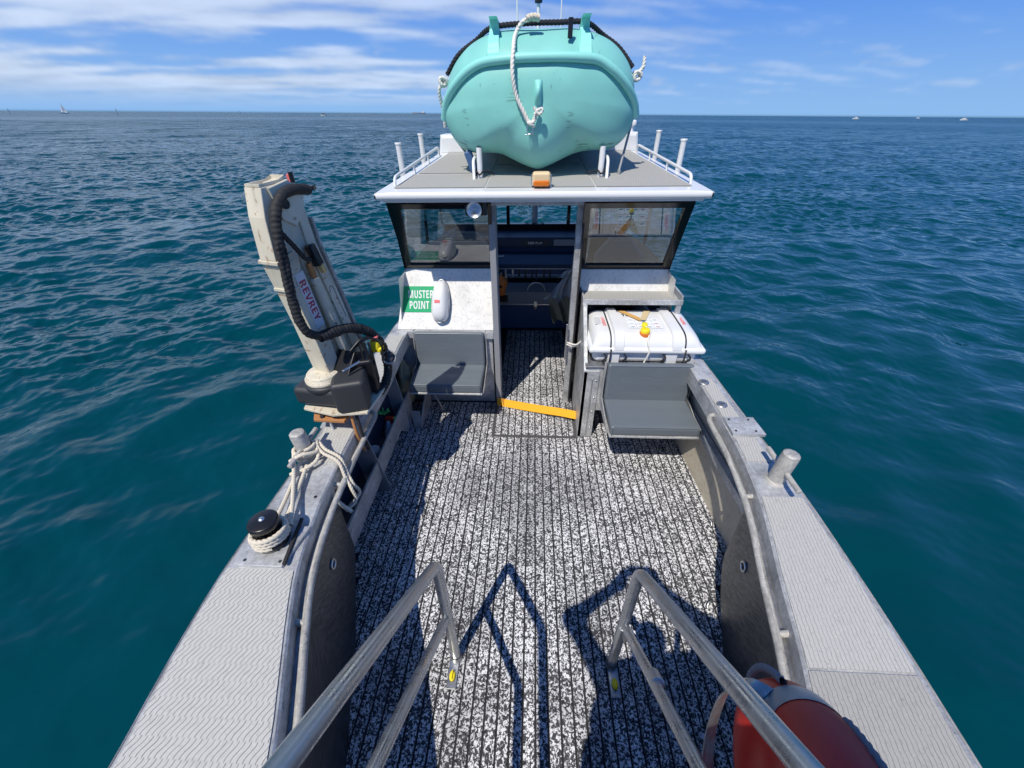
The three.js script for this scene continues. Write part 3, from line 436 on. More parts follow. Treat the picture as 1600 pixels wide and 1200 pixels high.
// ---------------------------------------------------------------- ladder hand rails (one each side)
for (const s of [-1, 1]) {
  const x = s < 0 ? -0.378 : 0.457, o = thing('ladder_handrail', s < 0 ? 'grey tube handrail standing on the deck nearest the black capstan side' : 'grey tube handrail with a white cable tie, beside the red lifebuoy', 'handrail', 'ladder handrails');
  const top = part(o, 'rail', pipe([[x - s * 0.005, 0.035, -0.835], [x, 0.87, -0.86], [x + s * 0.012, 1.62, -0.055], [x + s * 0.012, 1.62, 0.75], [x + s * 0.012, 0.62, 0.85]], 0.0245, 0.06, 160, 20), M.pipe);
  part(o, 'mid_rail', pipe([[x, 0.44, -0.845], [x + s * 0.012, 1.2, -0.03], [x + s * 0.012, 1.2, 0.75]], 0.021, 0.05, 80, 18), M.pipe);
  const f = part(o, 'foot_plate', merge([box(x - 0.026, x + 0.026, 0.001, 0.011, -0.84, -0.69, 0.003), lathe([[0.032, 0], [0.027, 0.03]], x - s * 0.005, 0.008, -0.835)]), M.aluPlate);
  const n = new THREE.SphereGeometry(0.017, 14, 10); n.scale(0.95, 0.7, 1.5); n.translate(x, 0.022, -0.745); part(f, 'wing_nut', merge([n, box(x - 0.003, x + 0.003, 0.03, 0.042, -0.765, -0.725, 0.002)]), M.yellowBright);
  if (s > 0) { const t = new THREE.TorusGeometry(0.027, 0.003, 8, 30); t.rotateX(0.75); t.translate(x, 0.47, -0.815); part(o, 'cable_tie', merge([t, box(x + 0.024, x + 0.036, 0.475, 0.485, -0.805, -0.79, 0.002)]), M.gel); const gq = prism([[0, 0], [0.05, 0.01], [0.02, 0.1]], 0.004, (a, b, c) => [x + c, 0.36 + b, -0.84 + a], 0.001); part(o, 'gusset', gq, M.aluPlate); }
}
// stern platform under the photographer (out of frame)
{ const p = part(boat, 'stern_platform', box(-0.66, 0.72, 0.585, 0.62, 0.1, 1.5, 0.01), M.alu); part(p, 'tread_mat', box(-0.6, 0.66, 0.621, 0.625, 0.16, 1.4, 0.001), M.treadB); part(p, 'bulkhead', box(-0.64, 0.7, -0.02, 0.583, 0.42, 0.46), M.alu); }

// ---------------------------------------------------------------- lifebuoy hung outside the starboard rail
{
  const o = thing('lifebuoy', 'red ring lifebuoy with silver reflective bands by the right handrail', 'lifebuoy');
  const ring = (t0, t1, ra, rb, R0, n = 60) => sheet(steps(t0, t1, n).map(t => steps(0, 2 * Math.PI, 28).slice(0, 28).map(a => { const rr = R0 + ra * Math.cos(a); return [rb * Math.sin(a), rr * Math.cos(t), rr * Math.sin(t)]; })), true);
  const body = part(o, 'ring', ring(0, 2 * Math.PI, 0.068, 0.082, 0.29, 96), M.red);
  for (const t of [5.43, 0.72, 2.29, 3.86]) part(o, 'reflective_band', ring(t - 0.09, t + 0.09, 0.0695, 0.0835, 0.29, 10), M.band);
  for (const t0 of [3.95, 5.52, 0.81, 2.38]) part(o, 'grab_line', rope(steps(0, 1, 24).map(k => { const t = t0 + 1.37 * k, r = 0.362 + 0.024 * Math.sin(Math.PI * k) * (t0 === 3.95 ? 1 : 0.2), x = t0 === 3.95 ? -0.02 : 0.075; return [x, (r - (x > 0 ? 0.04 : 0)) * Math.cos(t), (r - (x > 0 ? 0.04 : 0)) * Math.sin(t)]; }), 0.01), M.ropeGrey);
  o.position.set(0.662, 1.017, -0.093); o.rotation.set(0, -0.10, 0.11);
  const b = thing('lifebuoy_bracket', 'grey bent metal hoop bracket holding the red lifebuoy', 'bracket');
  { const c = new THREE.CatmullRomCurve3([[0.60, 1.215, -0.36], [0.565, 1.2, -0.385], [0.545, 1.14, -0.395], [0.54, 1.0, -0.375], [0.545, 0.85, -0.33], [0.56, 0.68, -0.24]].map(p => V(...p))).getPoints(40); part(b, 'hoop', creased(sheet(c.map(p => [[p.x - 0.022, p.y, p.z + 0.012], [p.x + 0.02, p.y, p.z - 0.012], [p.x + 0.02, p.y + 0.003, p.z - 0.018], [p.x - 0.022, p.y + 0.003, p.z + 0.006]]), true), 40), M.aluPlate); part(b, 'arm', pipe([[0.55, 0.72, -0.27], [0.5, 0.72, -0.45], [0.47, 0.73, -0.535]], 0.012, 0.04, 20, 8), M.pipe); }
  part(b, 'clamp', pipe([[0.469, 0.705, -0.565], [0.469, 0.745, -0.522]], 0.026, 0, 4, 16), M.pipe);
}

// ---------------------------------------------------------------- folding seats
function seat(x0, x1, zb, label) {
  const o = thing('folding_seat', label, 'seat', 'grey vinyl folding seats');
  const w = (x0 + x1) / 2, puff = (g, amp, ax) => g;
  part(o, 'cushion', uvm(new RoundedBoxGeometry(x1 - x0, 0.085, 0.40, 5, 0.022).translate(w, 0.453, zb + 0.225)), M.vinyl);
  part(o, 'backrest', (() => { const g = new RoundedBoxGeometry(x1 - x0, 0.33, 0.06, 5, 0.02); g.rotateX(-0.06); g.translate(w, 0.645, zb + 0.045); return uvm(g); })(), M.vinyl);
  const f = part(o, 'seat_pan', merge([box(x0 - 0.005, x1 + 0.005, 0.395, 0.412, zb + 0.02, zb + 0.43), box(x0 - 0.012, x0 - 0.004, 0.39, 0.82, zb + 0.002, zb + 0.03), box(x1 + 0.004, x1 + 0.012, 0.39, 0.82, zb + 0.002, zb + 0.03)]), M.alu);
  part(o, 'piping', pipe([[x0 + 0.02, 0.492, zb + 0.421], [x1 - 0.02, 0.492, zb + 0.421]], 0.004, 0, 4, 8), M.vinyl);
  for (const s of [0, 1]) { const x = s ? x1 + 0.014 : x0 - 0.014; part(o, 'hinge_bracket', prism([[0, 0.40], [0.40, 0.40], [0.40, 0.425], [0.06, 0.5], [0.03, 0.8], [0, 0.8]], 0.004, (a, b, c) => [x + (s ? 0 : -0.004) + c, b, zb + a], 0.001), M.alu); }
  part(o, 'seam', pipe([[x0 + 0.012, 0.49, zb + 0.432], [x0 + 0.012, 0.42, zb + 0.432]], 0.003, 0, 4, 6), M.vinyl); part(o, 'seam', pipe([[x1 - 0.012, 0.49, zb + 0.432], [x1 - 0.012, 0.42, zb + 0.432]], 0.003, 0, 4, 6), M.vinyl); part(o, 'piping', pipe([[x0 + 0.02, 0.803, zb + 0.065], [x1 - 0.02, 0.803, zb + 0.065]], 0.004, 0, 4, 8), M.vinyl);
  return o;
}
{ const s = seat(-1.055, -0.42, -3.1, 'grey vinyl folding seat below the green muster sign'); part(s, 'prop', pipe([[-0.92, 0.39, -2.82], [-0.86, 0.05, -2.93], [-0.87, 0.004, -2.93]], 0.008, 0.02, 20, 8), M.steel); seat(0.605, 1.262, -2.6, 'grey vinyl folding seat below the white life raft canister'); }

// ---------------------------------------------------------------- life raft canister
{
  const o = thing('life_raft', 'white life raft canister strapped on the cradle above the right seat', 'life raft');
  const x0 = 0.47, x1 = 1.335, z0 = -2.63, z1 = -3.2, cx = (x0 + x1) / 2, cz = (z0 + z1) / 2;
  // lid: one profile over the top, rounded off towards both ends
  const prof = new THREE.CatmullRomCurve3([[z0 - 0.004, 0.895], [z0 - 0.014, 0.935], [z0 - 0.04, 0.972], [z0 - 0.085, 0.993], [z0 - 0.16, 1.002], [z0 - 0.25, 1.004], [z1 + 0.12, 1.004], [z1 + 0.05, 0.99], [z1 + 0.02, 0.95], [z1 + 0.012, 0.895]].map(p => V(0, p[1], p[0])), false, 'centripetal').getPoints(56);
  const lidAt = (x, p, lift = 0) => { const e = Math.min(x - x0 - 0.012, x1 - 0.012 - x), h = e <= 0 ? 0 : e >= 0.11 ? 1 : Math.pow(1 - Math.pow(1 - e / 0.11, 2.5), 0.5); return [x, 0.895 + (p.y - 0.895 + lift) * h, cz + (p.z - cz) * (0.94 + 0.06 * h)]; };
  const lx = [...steps(0, 1, 16).map(t => x0 + 0.012 + 0.13 * t * t), ...steps(0.05, 0.95, 10).map(t => x0 + 0.142 + (x1 - x0 - 0.284) * t), ...steps(0, 1, 16).map(t => x1 - 0.012 - 0.13 * (1 - t) * (1 - t))];
  part(o, 'lid', mergeVertices(sheet(lx.map(x => prof.map(p => lidAt(x, p)))).deleteAttribute('uv')), M.gel); o.children[o.children.length - 1].geometry.computeVertexNormals();
  part(o, 'flange', new RoundedBoxGeometry(x1 - x0 + 0.03, 0.05, z0 - z1 + 0.03, 5, 0.024).translate(cx, 0.885, cz), M.gel);
  part(o, 'base', new RoundedBoxGeometry(x1 - x0 - 0.05, 0.15, z0 - z1 - 0.05, 6, 0.05).translate(cx, 0.832, cz), M.gel);
  const over = (x, w, t, low, mat, nm) => { const c = prof.map(p => V(...lidAt(x, p))); if (low) c.unshift(V(x, 0.775, z0 + 0.012), V(x, 0.86, z0 + 0.024), V(x, 0.905, z0 + 0.02)); const n = c.length - 1; return part(o, nm, creased(sheet(c.map((p, i) => { const d = c[Math.min(n, i + 1)].clone().sub(c[Math.max(0, i - 1)]).normalize(), a = -d.z * t, b = d.y * t; return [[x - w / 2, p.y, p.z], [x - w / 2 + w * 0.1, p.y + a, p.z + b], [x + w / 2 - w * 0.1, p.y + a, p.z + b], [x + w / 2, p.y, p.z]]; })), 40), mat); };
  over(0.685, 0.085, 0.02, 0, M.gel, 'rib'); over(1.125, 0.085, 0.02, 0, M.gel, 'rib');
  over(0.622, 0.012, 0.005, 1, M.charcoal, 'strap'); over(1.19, 0.012, 0.005, 1, M.charcoal, 'strap');
  // orange webbing V and hydrostatic release
  const web = (a, b) => { const d = b.clone().sub(a).normalize(), s = d.clone().cross(V(0, 1, 0)).setLength(0.024); return sheet(steps(0, 1, 12).map(t => { const p = a.clone().lerp(b, t); return [[p.x - s.x, p.y, p.z - s.z], [p.x + s.x, p.y, p.z + s.z]]; })); };
  part(o, 'webbing', web(V(0.76, 1.012, -3.1), V(0.905, 1.016, -2.9)), M.webbing); part(o, 'webbing', web(V(0.99, 1.012, -3.1), V(0.905, 1.019, -2.9)), std([0.62, 0.5, 0.28], { roughness: 0.8 }));
  part(o, 'shackle', prism([[0.885, 0], [0.925, 0], [0.905, 0.05]], 0.008, (a, b, c) => [a, 1.011 + c, -2.9 + b], 0.002), M.steel);
  part(o, 'release', lathe([[0, 0.05], [0.03, 0.05], [0.036, 0.04], [0.036, 0.022]], 0.885, 0.985, -2.715), M.yellowBright); part(o, 'release_cap', lathe([[0, 0.03], [0.02, 0.03], [0.024, 0.02], [0.024, 0]], 0.905, 1.0, -2.82), M.yellowBright);
  part(o, 'release_body', lathe([[0.036, 0.022], [0.04, 0.018], [0.04, -0.012], [0.03, -0.02], [0, -0.02]], 0.885, 0.985, -2.715), M.orange);
  part(o, 'lashing', rope([[0.905, 1.01, -2.82], [0.93, 1.005, -2.73], [0.9, 0.97, -2.65], [0.91, 0.9, -2.6], [0.89, 0.8, -2.605], [0.88, 0.765, -2.59]], 0.007), M.ropeWhite);
  for (const x of [0.575, 0.73, 1.03, 1.22]) part(o, 'bungee', pipe([[x, 0.86, -2.628], [x + 0.02, 0.83, -2.615], [x - 0.005, 0.79, -2.625], [x + 0.03, 0.765, -2.62]], 0.007, 0, 24, 8), M.ropeBlack);
  for (const x of [0.655, 1.1]) part(o, 'clip_band', box(x - 0.045, x + 0.045, 0.77, 0.862, -2.642, -2.632, 0.004), M.gel);
  const lab = canvasTex(512, 256, (c, w, h) => { c.fillStyle = '#f2f4f6'; c.fillRect(0, 0, w, h); c.strokeStyle = '#8a97a8'; c.lineWidth = 3; const r = rng(9); for (let i = 0; i < 4; i++) for (let j = 0; j < 3; j++) { const x = 8 + i * 125, y = 8 + j * 82; c.strokeRect(x, y, 118, 74); c.fillStyle = ['#9db4cf', '#c7cfd9', '#7e8fa6', '#b98f8f'][Math.floor(r() * 4)]; c.beginPath(); c.moveTo(x + 12, y + 55); c.quadraticCurveTo(x + 50, y + 20 + 20 * r(), x + 105, y + 50); c.lineTo(x + 80, y + 62); c.fill(); } });
  const lm = std([1, 1, 1], { map: lab, roughness: 0.5 }); const lg = new THREE.PlaneGeometry(0.27, 0.2); lg.rotateX(-Math.PI / 2 + 0.0); lg.translate(0.91, 1.0055, -2.88); part(o, 'instruction_label', lg, lm);
  const redT = (s, sz, x, y, z, ry, m = M.pink) => part(o, 'lettering', place(text(s, sz, 0.001), V(Math.cos(ry), 0, -Math.sin(ry)), V(-Math.sin(ry), 0, -Math.cos(ry)), V(0, 1, 0), V(x, y, z)), m);
  redT('LIFERAFT', 0.026, 0.592, 1.0055, -2.9, Math.PI / 2); redT('MARINE', 0.026, 1.23, 1.0045, -2.92, -Math.PI / 2); const small = canvasTex(256, 256, (c, w, h) => { c.fillStyle = '#eef0f2'; c.fillRect(0, 0, w, h); c.fillStyle = '#333'; const r = rng(4); for (let i = 0; i < 11; i++) for (let x = 12; x < 230;) { const k = 6 + 24 * r(); c.fillRect(x, 14 + i * 21, k, 9); x += k + 7; } }); { const g = new THREE.PlaneGeometry(0.055, 0.13); g.rotateX(-Math.PI / 2); g.translate(0.55, 1.0045, -2.92); part(o, 'data_label', g, std([1, 1, 1], { map: small, roughness: 0.5 })); }
  redT('10', 0.05, 0.79, 1.0055, -3.02, 0, M.charcoal); 
}

// ---------------------------------------------------------------- muster sign, beacon case, horn, lamps on the cabin
const EP = V(0, 0.48, -0.25).normalize(), NP = V(0, 0.25, 0.48).normalize();   // up the sloping panel, and out of it
const onPanel = (x, t, h = 0) => V(x, 0.81, -3.1).addScaledVector(EP, t).addScaledVector(NP, h);
{
  const o = thing('muster_sign', 'green MUSTER POINT sign on the sloping white cabin panel', 'sign');
  const c = onPanel(-1.005, 0.27, 0.002);
  const g = prism([[-0.15, -0.115], [0.15, -0.115], [0.15, 0.115], [-0.15, 0.115]], 0.004, (a, b, d) => { const p = c.clone().addScaledVector(V(1, 0, 0), a + b * 0.055).addScaledVector(EP, b).addScaledVector(NP, d); return [p.x, p.y, p.z]; }, 0.002);
  part(o, 'board', g, std([0.0, 0.36, 0.14], { roughness: 0.45 }));
  const put = (s, y, x) => { const t = text(s, 0.062); t.scale(0.70, 1.12, 1); return place(t, V(1, 0, 0), EP, NP, c.clone().addScaledVector(EP, y).addScaledVector(V(1, 0, 0), x).addScaledVector(NP, 0.0052)); };
  part(o, 'lettering', put('MUSTER', 0.045, 0.016), M.gel); part(o, 'lettering', put('POINT', -0.05, 0.0), M.gel);
  const e = thing('beacon_case', 'white oval beacon case overlapping the muster sign', 'beacon case'); e.position.copy(onPanel(-0.805, 0.25, 0.0));
  const yax = EP.clone().applyAxisAngle(NP, -0.06), xax = yax.clone().cross(NP); e.quaternion.setFromRotationMatrix(new THREE.Matrix4().makeBasis(xax, yax, NP));
  const egg = (w, h, d) => { const gg = new THREE.SphereGeometry(1, 40, 28), p = gg.attributes.position; for (let i = 0; i < p.count; i++) { let x = p.getX(i), y = p.getY(i), z = p.getZ(i); const f = v => Math.sign(v) * Math.pow(Math.abs(v), 0.72); p.setXYZ(i, f(x) * w * (1 - 0.14 * y), f(y) * h, Math.max(0, f(z)) * d); } gg.computeVertexNormals(); return gg; };
  part(e, 'back_shell', egg(0.082, 0.19, 0.05), M.greyPaint); part(e, 'cover', egg(0.078, 0.184, 0.125), M.gel);
  part(e, 'seam', (() => { const t = new THREE.TorusGeometry(1, 0.03, 8, 60), p = t.attributes.position; for (let i = 0; i < p.count; i++) { const y = p.getY(i); p.setXYZ(i, p.getX(i) * 0.081 * (1 - 0.14 * y), y * 0.187, p.getZ(i) * 0.1 + 0.045); } t.computeVertexNormals(); return t; })(), M.alu);
  part(e, 'badge', box(-0.035, 0.012, -0.02, 0.006, 0.1255, 0.128, 0.001), M.pink); part(e, 'line', box(-0.04, 0.04, 0.08, 0.084, 0.109, 0.113, 0.001), M.pink); part(e, 'latch', merge([box(-0.02, 0.03, 0.115, 0.125, 0.085, 0.1, 0.003), cyl(0.01, 0.01, 0.012, 0.005, 0.118, 0.09, 10)]), M.charcoal);
}
{
  const o = thing('horn', 'chrome trumpet horn mounted at the top of the left cabin window', 'horn');
  const g = new THREE.LatheGeometry([[0.012, -0.14], [0.013, -0.06], [0.02, -0.02], [0.034, 0.005], [0.052, 0.018], [0.054, 0.02], [0.05, 0.019], [0.03, 0.003], [0.014, -0.03], [0.001, -0.034]].map(p => new THREE.Vector2(...p)), 32); g.rotateX(Math.PI / 2); g.translate(-0.415, 1.85, -2.935); part(o, 'bell', g, M.steel);
  part(o, 'bracket', box(-0.49, -0.33, 1.8, 1.915, -3.0, -2.975, 0.01), M.black); part(o, 'valve', box(-0.36, -0.33, 1.81, 1.89, -2.975, -2.955, 0.005), M.charcoal);
}
{
  const o = thing('deck_light', 'amber and white deck light on the roof edge below the dinghy', 'light');
  part(o, 'housing', new RoundedBoxGeometry(0.125, 0.085, 0.09, 4, 0.02).translate(0.056, 2.035, -3.0), std([0.72, 0.55, 0.32], { roughness: 0.5 })); part(o, 'lens', new RoundedBoxGeometry(0.112, 0.036, 0.03, 4, 0.012).translate(0.056, 2.01, -2.957), M.amber); part(o, 'bracket', prism([[-0.07, 1.965], [0.07, 1.965], [0.072, 2.06], [0.066, 2.06], [0.064, 1.975], [-0.064, 1.975], [-0.066, 2.06], [-0.072, 2.06]], 0.03, (a, b, c) => [0.056 + a, b, -3.015 + c], 0.001), M.steel);
  part(o, 'cable', pipe([[0.07, 1.98, -2.98], [0.075, 1.966, -2.93], [0.085, 1.945, -2.912], [0.095, 1.915, -2.914]], 0.004, 0, 20, 8), M.greyPaint);
}
{ // door strap
  const o = thing('door_strap', 'wide yellow webbing strap stretched low across the cabin doorway', 'strap');
  const A = V(-0.325, 0.03, -3.06), B = V(0.30, 0.075, -2.86), C = V(0.44, 0.085, -2.80); part(o, 'webbing', sheet(steps(0, 1, 24).map(t => { const p = t < 0.8 ? A.clone().lerp(B, t / 0.8) : B.clone().lerp(C, (t - 0.8) / 0.2), sag = Math.sin(Math.PI * t) * 0.008; return [[p.x, p.y + 0.036 - sag, p.z - 0.018], [p.x, p.y - 0.03 - sag, p.z + 0.022]]; })), M.yellow);
  part(o, 'stitched_end', sheet([[[-0.33, 0.066, -3.083], [-0.33, -0.0 + 0.002, -3.05]], [[-0.255, 0.072, -3.055], [-0.255, 0.006, -3.017]]]), std([0.45, 0.2, 0.02], { roughness: 0.7 }));
}
{ // door hook and lashing by the post
  const o = thing('door_lashing', 'thin white cord and steel hook tying the door post to the raft cradle', 'lashing');
  part(o, 'cord', rope([[0.33, 0.72, -3.05], [0.4, 0.74, -2.98], [0.455, 0.83, -2.95], [0.47, 0.86, -2.98]], 0.008), M.ropeWhite); part(o, 'cord', rope([[0.31, 0.70, -3.06], [0.4, 0.71, -3.0], [0.46, 0.78, -2.96]], 0.006), M.ropeWhite); part(o, 'pin', pipe([[0.315, 0.55, -3.05], [0.315, 0.9, -3.05]], 0.009, 0, 4, 8), M.steel);
}
{ // jacket hanging inside the doorway
  const o = thing('rain_jacket', 'pale grey rain jacket hanging inside the cabin doorway', 'jacket');
  const fold = (w0, w1, y0, y1, x, z, ph) => sheet(steps(0, 1, 24).map(v => steps(0, 1, 22).map(u => { const w = w0 + (w1 - w0) * v; return [x - w * u, y0 + (y1 - y0) * v - 0.12 * u * (1 - v) * (w0 < 0.1 ? 1 : 0.3) + 0.02 * Math.sin(u * 9 + v * 3), z + 0.035 * Math.sin(u * 11 + v * 2 + ph) + 0.02 * Math.sin(u * 23 + v * 7)]; })));
  part(o, 'hood', fold(0.05, 0.16, 1.24, 1.1, 0.42, -3.72, 0.7), M.cloth); part(o, 'body', fold(0.03, 0.28, 1.2, 0.85, 0.40, -3.75, 0), M.cloth); part(o, 'lining', fold(0.22, 0.17, 0.86, 0.60, 0.40, -3.73, 1.3), M.khaki);
}

// ---------------------------------------------------------------- tender on the roof
{
  const o = thing('dinghy', 'turquoise moulded plastic dinghy carried bow-aft on the cabin roof', 'dinghy');
  const C = [0.035, 2.5], Z0 = -3.2;
  // silhouette, clockwise from the top centre
  const out = [[0.03, 2.885], [0.25, 2.885], [0.38, 2.865], [0.545, 2.80], [0.655, 2.70], [0.71, 2.60], [0.735, 2.48], [0.755, 2.40], [0.74, 2.33], [0.70, 2.25], [0.63, 2.19], [0.55, 2.165], [0.45, 2.165], [0.35, 2.15], [0.24, 2.115], [0.14, 2.075], [0.035, 2.045], [-0.07, 2.072], [-0.17, 2.11], [-0.26, 2.145], [-0.36, 2.155], [-0.46, 2.155], [-0.55, 2.18], [-0.62, 2.245], [-0.665, 2.32], [-0.685, 2.40], [-0.665, 2.48], [-0.64, 2.60], [-0.585, 2.70], [-0.475, 2.80], [-0.32, 2.865], [-0.19, 2.885]];
  const oc = new THREE.CatmullRomCurve3(out.map(p => V(p[0], p[1], 0)), true, 'centripetal'), NA = 160, ring = oc.getSpacedPoints(NA).slice(0, NA);
  const dep = (r, y) => { const up = smooth(2.45, 2.85, y), dn = smooth(2.4, 2.1, y); return (0.38 - 0.05 * dn + 0.05 * up) * (1 - Math.pow(Math.max(0, 1 - Math.pow(r, 2.4)), 0.5)); };
  const pt = (p, r) => { const y = C[1] + (p.y - C[1]) * r, x = C[0] + (p.x - C[0]) * r; const keel = 0.05 * Math.exp(-Math.pow((x - 0.035) / 0.17, 2)) * smooth(2.5, 2.15, y); const tun = 0.028 * Math.exp(-Math.pow((Math.abs(x - 0.035) - 0.27) / 0.09, 2)) * smooth(2.42, 2.15, y) * smooth(0.25, 0.8, r); return [x, y, Z0 - dep(r, p.y) + keel - tun]; };
  const rr = steps(0.0, 1, 36).map(t => Math.min(1, t * (1.6 - 0.6 * t))); const rows = rr.map(r => ring.map(p => pt(p, Math.max(r, 0.001))));
  for (const t of steps(0.05, 1, 12)) rows.push(ring.map(p => { const q = pt(p, 1); const k = 1 - 0.12 * t * t; return [C[0] + (q[0] - C[0]) * k, q[1] > 2.5 ? q[1] : q[1], q[2] - t * 1.5]; }));
  { const hg = mergeVertices(sheet(rows, true).deleteAttribute('uv')), hp = hg.attributes.position, hu = new Float32Array(hp.count * 2); for (let i = 0; i < hp.count; i++) { hu[i * 2] = hp.getX(i) + hp.getZ(i) * 0.3; hu[i * 2 + 1] = hp.getY(i) + hp.getZ(i) * 0.3; } hg.computeVertexNormals(); hg.setAttribute('uv', new THREE.BufferAttribute(hu, 2)); part(o, 'hull', hg, std([0.28, 0.72, 0.65], { roughness: 0.46, map: scuff })); }
  // moulded rub rail
  const onHull = (x, y, lift) => { const dx = x - C[0], dy = y - C[1], a = Math.atan2(dy, dx); let best = 0, bd = 9; ring.forEach((p, i) => { let d = Math.abs(Math.atan2(p.y - C[1], p.x - C[0]) - a); d = Math.min(d, 6.2832 - d); if (d < bd) { bd = d; best = i; } }); const p = ring[best], r = Math.min(1, Math.hypot(dx, dy) / Math.hypot(p.x - C[0], p.y - C[1])); const q = pt(p, r); return V(x, y, q[2] + lift); };
  const rp = [[-0.68, 2.38], [-0.645, 2.47], [-0.57, 2.56], [-0.46, 2.64], [-0.36, 2.68], [-0.2, 2.695], [0.03, 2.7], [0.28, 2.695], [0.42, 2.68], [0.52, 2.63], [0.63, 2.55], [0.71, 2.46], [0.745, 2.38]].map(p => onHull(p[0], p[1], 0.022));
  { const c = new THREE.CatmullRomCurve3(rp, false, 'centripetal'), g = new THREE.TubeGeometry(c, 120, 0.028, 12); part(o, 'rub_rail', g, M.teal); }
  for (const x of [-0.275, 0.325]) { const a = onHull(x, 2.74, 0), g = sheet(steps(0, 1, 14).map(t => { const y = 2.712 + 0.198 * t, w = 0.04 - 0.012 * t, q = onHull(x, Math.min(2.86, y), 0).z, d = 0.004 + 0.075 * t; return [[x - w - 0.012 * (1 - t), y, q - 0.03], [x - w, y, q + d], [x + w, y, q + d], [x + w + 0.012 * (1 - t), y, q - 0.03]]; }).concat([[[x - 0.028, 2.912, a.z - 0.2], [x - 0.026, 2.914, a.z - 0.02], [x + 0.026, 2.914, a.z - 0.02], [x + 0.028, 2.912, a.z - 0.2]]])); part(o, 'towing_lug', creased(g, 50), M.teal); }
  { const g = sheet(steps(0, 1, 16).map(t => { const y = 2.585 - 0.175 * t, w = 0.026, q = onHull(0.035, y, 0).z, d = 0.05 * Math.sin(Math.PI * Math.min(1, t * 1.15 + 0.08)) + 0.012, x = 0.025 - 0.006 * t; return steps(0, Math.PI, 8).map(a => [x - w * Math.cos(a), y, q - 0.01 + d * Math.sin(a)]); })); part(o, 'bow_eye', creased(g, 60), M.teal); }
  // black gunwale rope, white lashings, painter
  const gz = p => onHull(p[0], p[1], 0.0).z;
  part(o, 'gunwale_rope', rope([[-0.645, 2.645], [-0.55, 2.75], [-0.42, 2.835], [-0.31, 2.88], [-0.1, 2.89], [0.15, 2.893], [0.33, 2.895], [0.47, 2.845], [0.59, 2.775], [0.70, 2.665]].map(p => V(p[0], p[1], gz([p[0] * 0.98, Math.min(2.86, p[1])]) + 0.02)), 0.0155, 5), M.ropeBlack);
  const painter = [[0.02, 2.90], [-0.04, 2.905], [-0.09, 2.885], [-0.125, 2.84], [-0.14, 2.74], [-0.145, 2.62], [-0.12, 2.5], [-0.07, 2.41], [-0.04, 2.36], [-0.02, 2.345], [0.0, 2.37], [0.025, 2.43]].map(p => { const q = onHull(p[0], Math.max(2.2, Math.min(2.84, p[1])), 0.035); return V(p[0], p[1], q.z + (p[1] > 2.6 && p[1] < 2.75 ? 0.02 : 0)); });
  const ln = thing('bow_line', 'white rope looped from the dinghy gunwale down to its bow eye', 'rope');
  part(ln, 'line', rope(painter, 0.0135, 6), M.ropeWhite);
  part(ln, 'knot', rope(steps(0, 3.2 * Math.PI, 30).map(t => { const q = onHull(-0.02, 2.35, 0.04); return V(-0.022 + 0.02 * Math.cos(t), 2.35 + 0.012 * Math.sin(t * 0.5) + 0.004 * t - 0.02, q.z + 0.018 * Math.sin(t)); }), 0.008), M.ropeWhite);
  part(ln, 'loop', rope([[0.0, 2.4], [0.04, 2.43], [0.055, 2.425], [0.035, 2.4], [0.0, 2.43], [-0.005, 2.44]].map(p => V(p[0], p[1], onHull(p[0], p[1], 0.06).z)), 0.009), M.ropeWhite);
  const sp = onHull(-0.03, 2.31, 0.025).z; part(ln, 'shackle', merge([pipe([[-0.045, 2.335, sp], [-0.05, 2.285, sp], [-0.01, 2.29, sp], [-0.008, 2.335, sp]], 0.004, 0.008, 20, 8), pipe([[-0.062, 2.283, sp], [0.0, 2.29, sp]], 0.003, 0, 3, 6)]), M.steel);
  part(ln, 'splice', rope([[0.025, 2.905], [-0.02, 2.91], [-0.06, 2.9]].map(p => V(p[0], p[1], onHull(p[0], 2.83, 0.035).z)), 0.019, 3), M.rope);
  part(o, 'buckle', box(0.205, 0.235, 2.795, 2.895, gz([0.22, 2.8]) + 0.03, gz([0.22, 2.8]) + 0.055, 0.004), M.black);
  for (const [x, y, s] of [[-0.66, 2.625, -1], [0.71, 2.635, 1]]) { const z = gz([x, y]) + 0.02; part(o, 'knot', rope(steps(0, 9, 46).map(t => V(x + s * 0.02 + 0.03 * Math.cos(t * 2.1) * Math.cos(t * 0.7), y - 0.02 + 0.024 * Math.sin(t * 2.1), z + 0.03 * Math.sin(t * 0.9 + s))), 0.0115, 5), M.ropeWhite); part(o, 'rope_tail', rope(s > 0 ? [[x + 0.03, y, z], [x + 0.06, y + 0.03, z], [x + 0.062, y + 0.09, z - 0.01]] : [[x, y - 0.02, z], [x - 0.05, y - 0.06, z], [x - 0.045, y - 0.2, z - 0.05], [x - 0.05, y - 0.3, z - 0.08]], 0.0125, 5), M.ropeWhite); }
  // tie-down straps to the roof
  const st = (a, b, nm, lb) => { const t = thing('tie_down_strap', lb, 'strap', 'dinghy tie-downs'); part(t, 'webbing', pipe([a, b], 0.009, 0, 6, 8), M.greyPaint); return t; };
  const t1 = st([-0.62, 2.24, -3.62], [-0.43, 2.05, -3.42], 'l', 'grey tie-down strap with ratchet at the left of the dinghy'); part(t1, 'ratchet', new RoundedBoxGeometry(0.06, 0.16, 0.05, 3, 0.015).rotateZ(0.35).translate(-0.485, 2.1, -3.44), M.bluePaint); part(t1, 'coil', rope(steps(0, 18, 80).map(t => V(-0.44 + 0.035 * Math.cos(t), 2.03 + 0.03 * Math.sin(t * 0.31), -3.43 + 0.03 * Math.sin(t))), 0.011), M.ropeBlack);
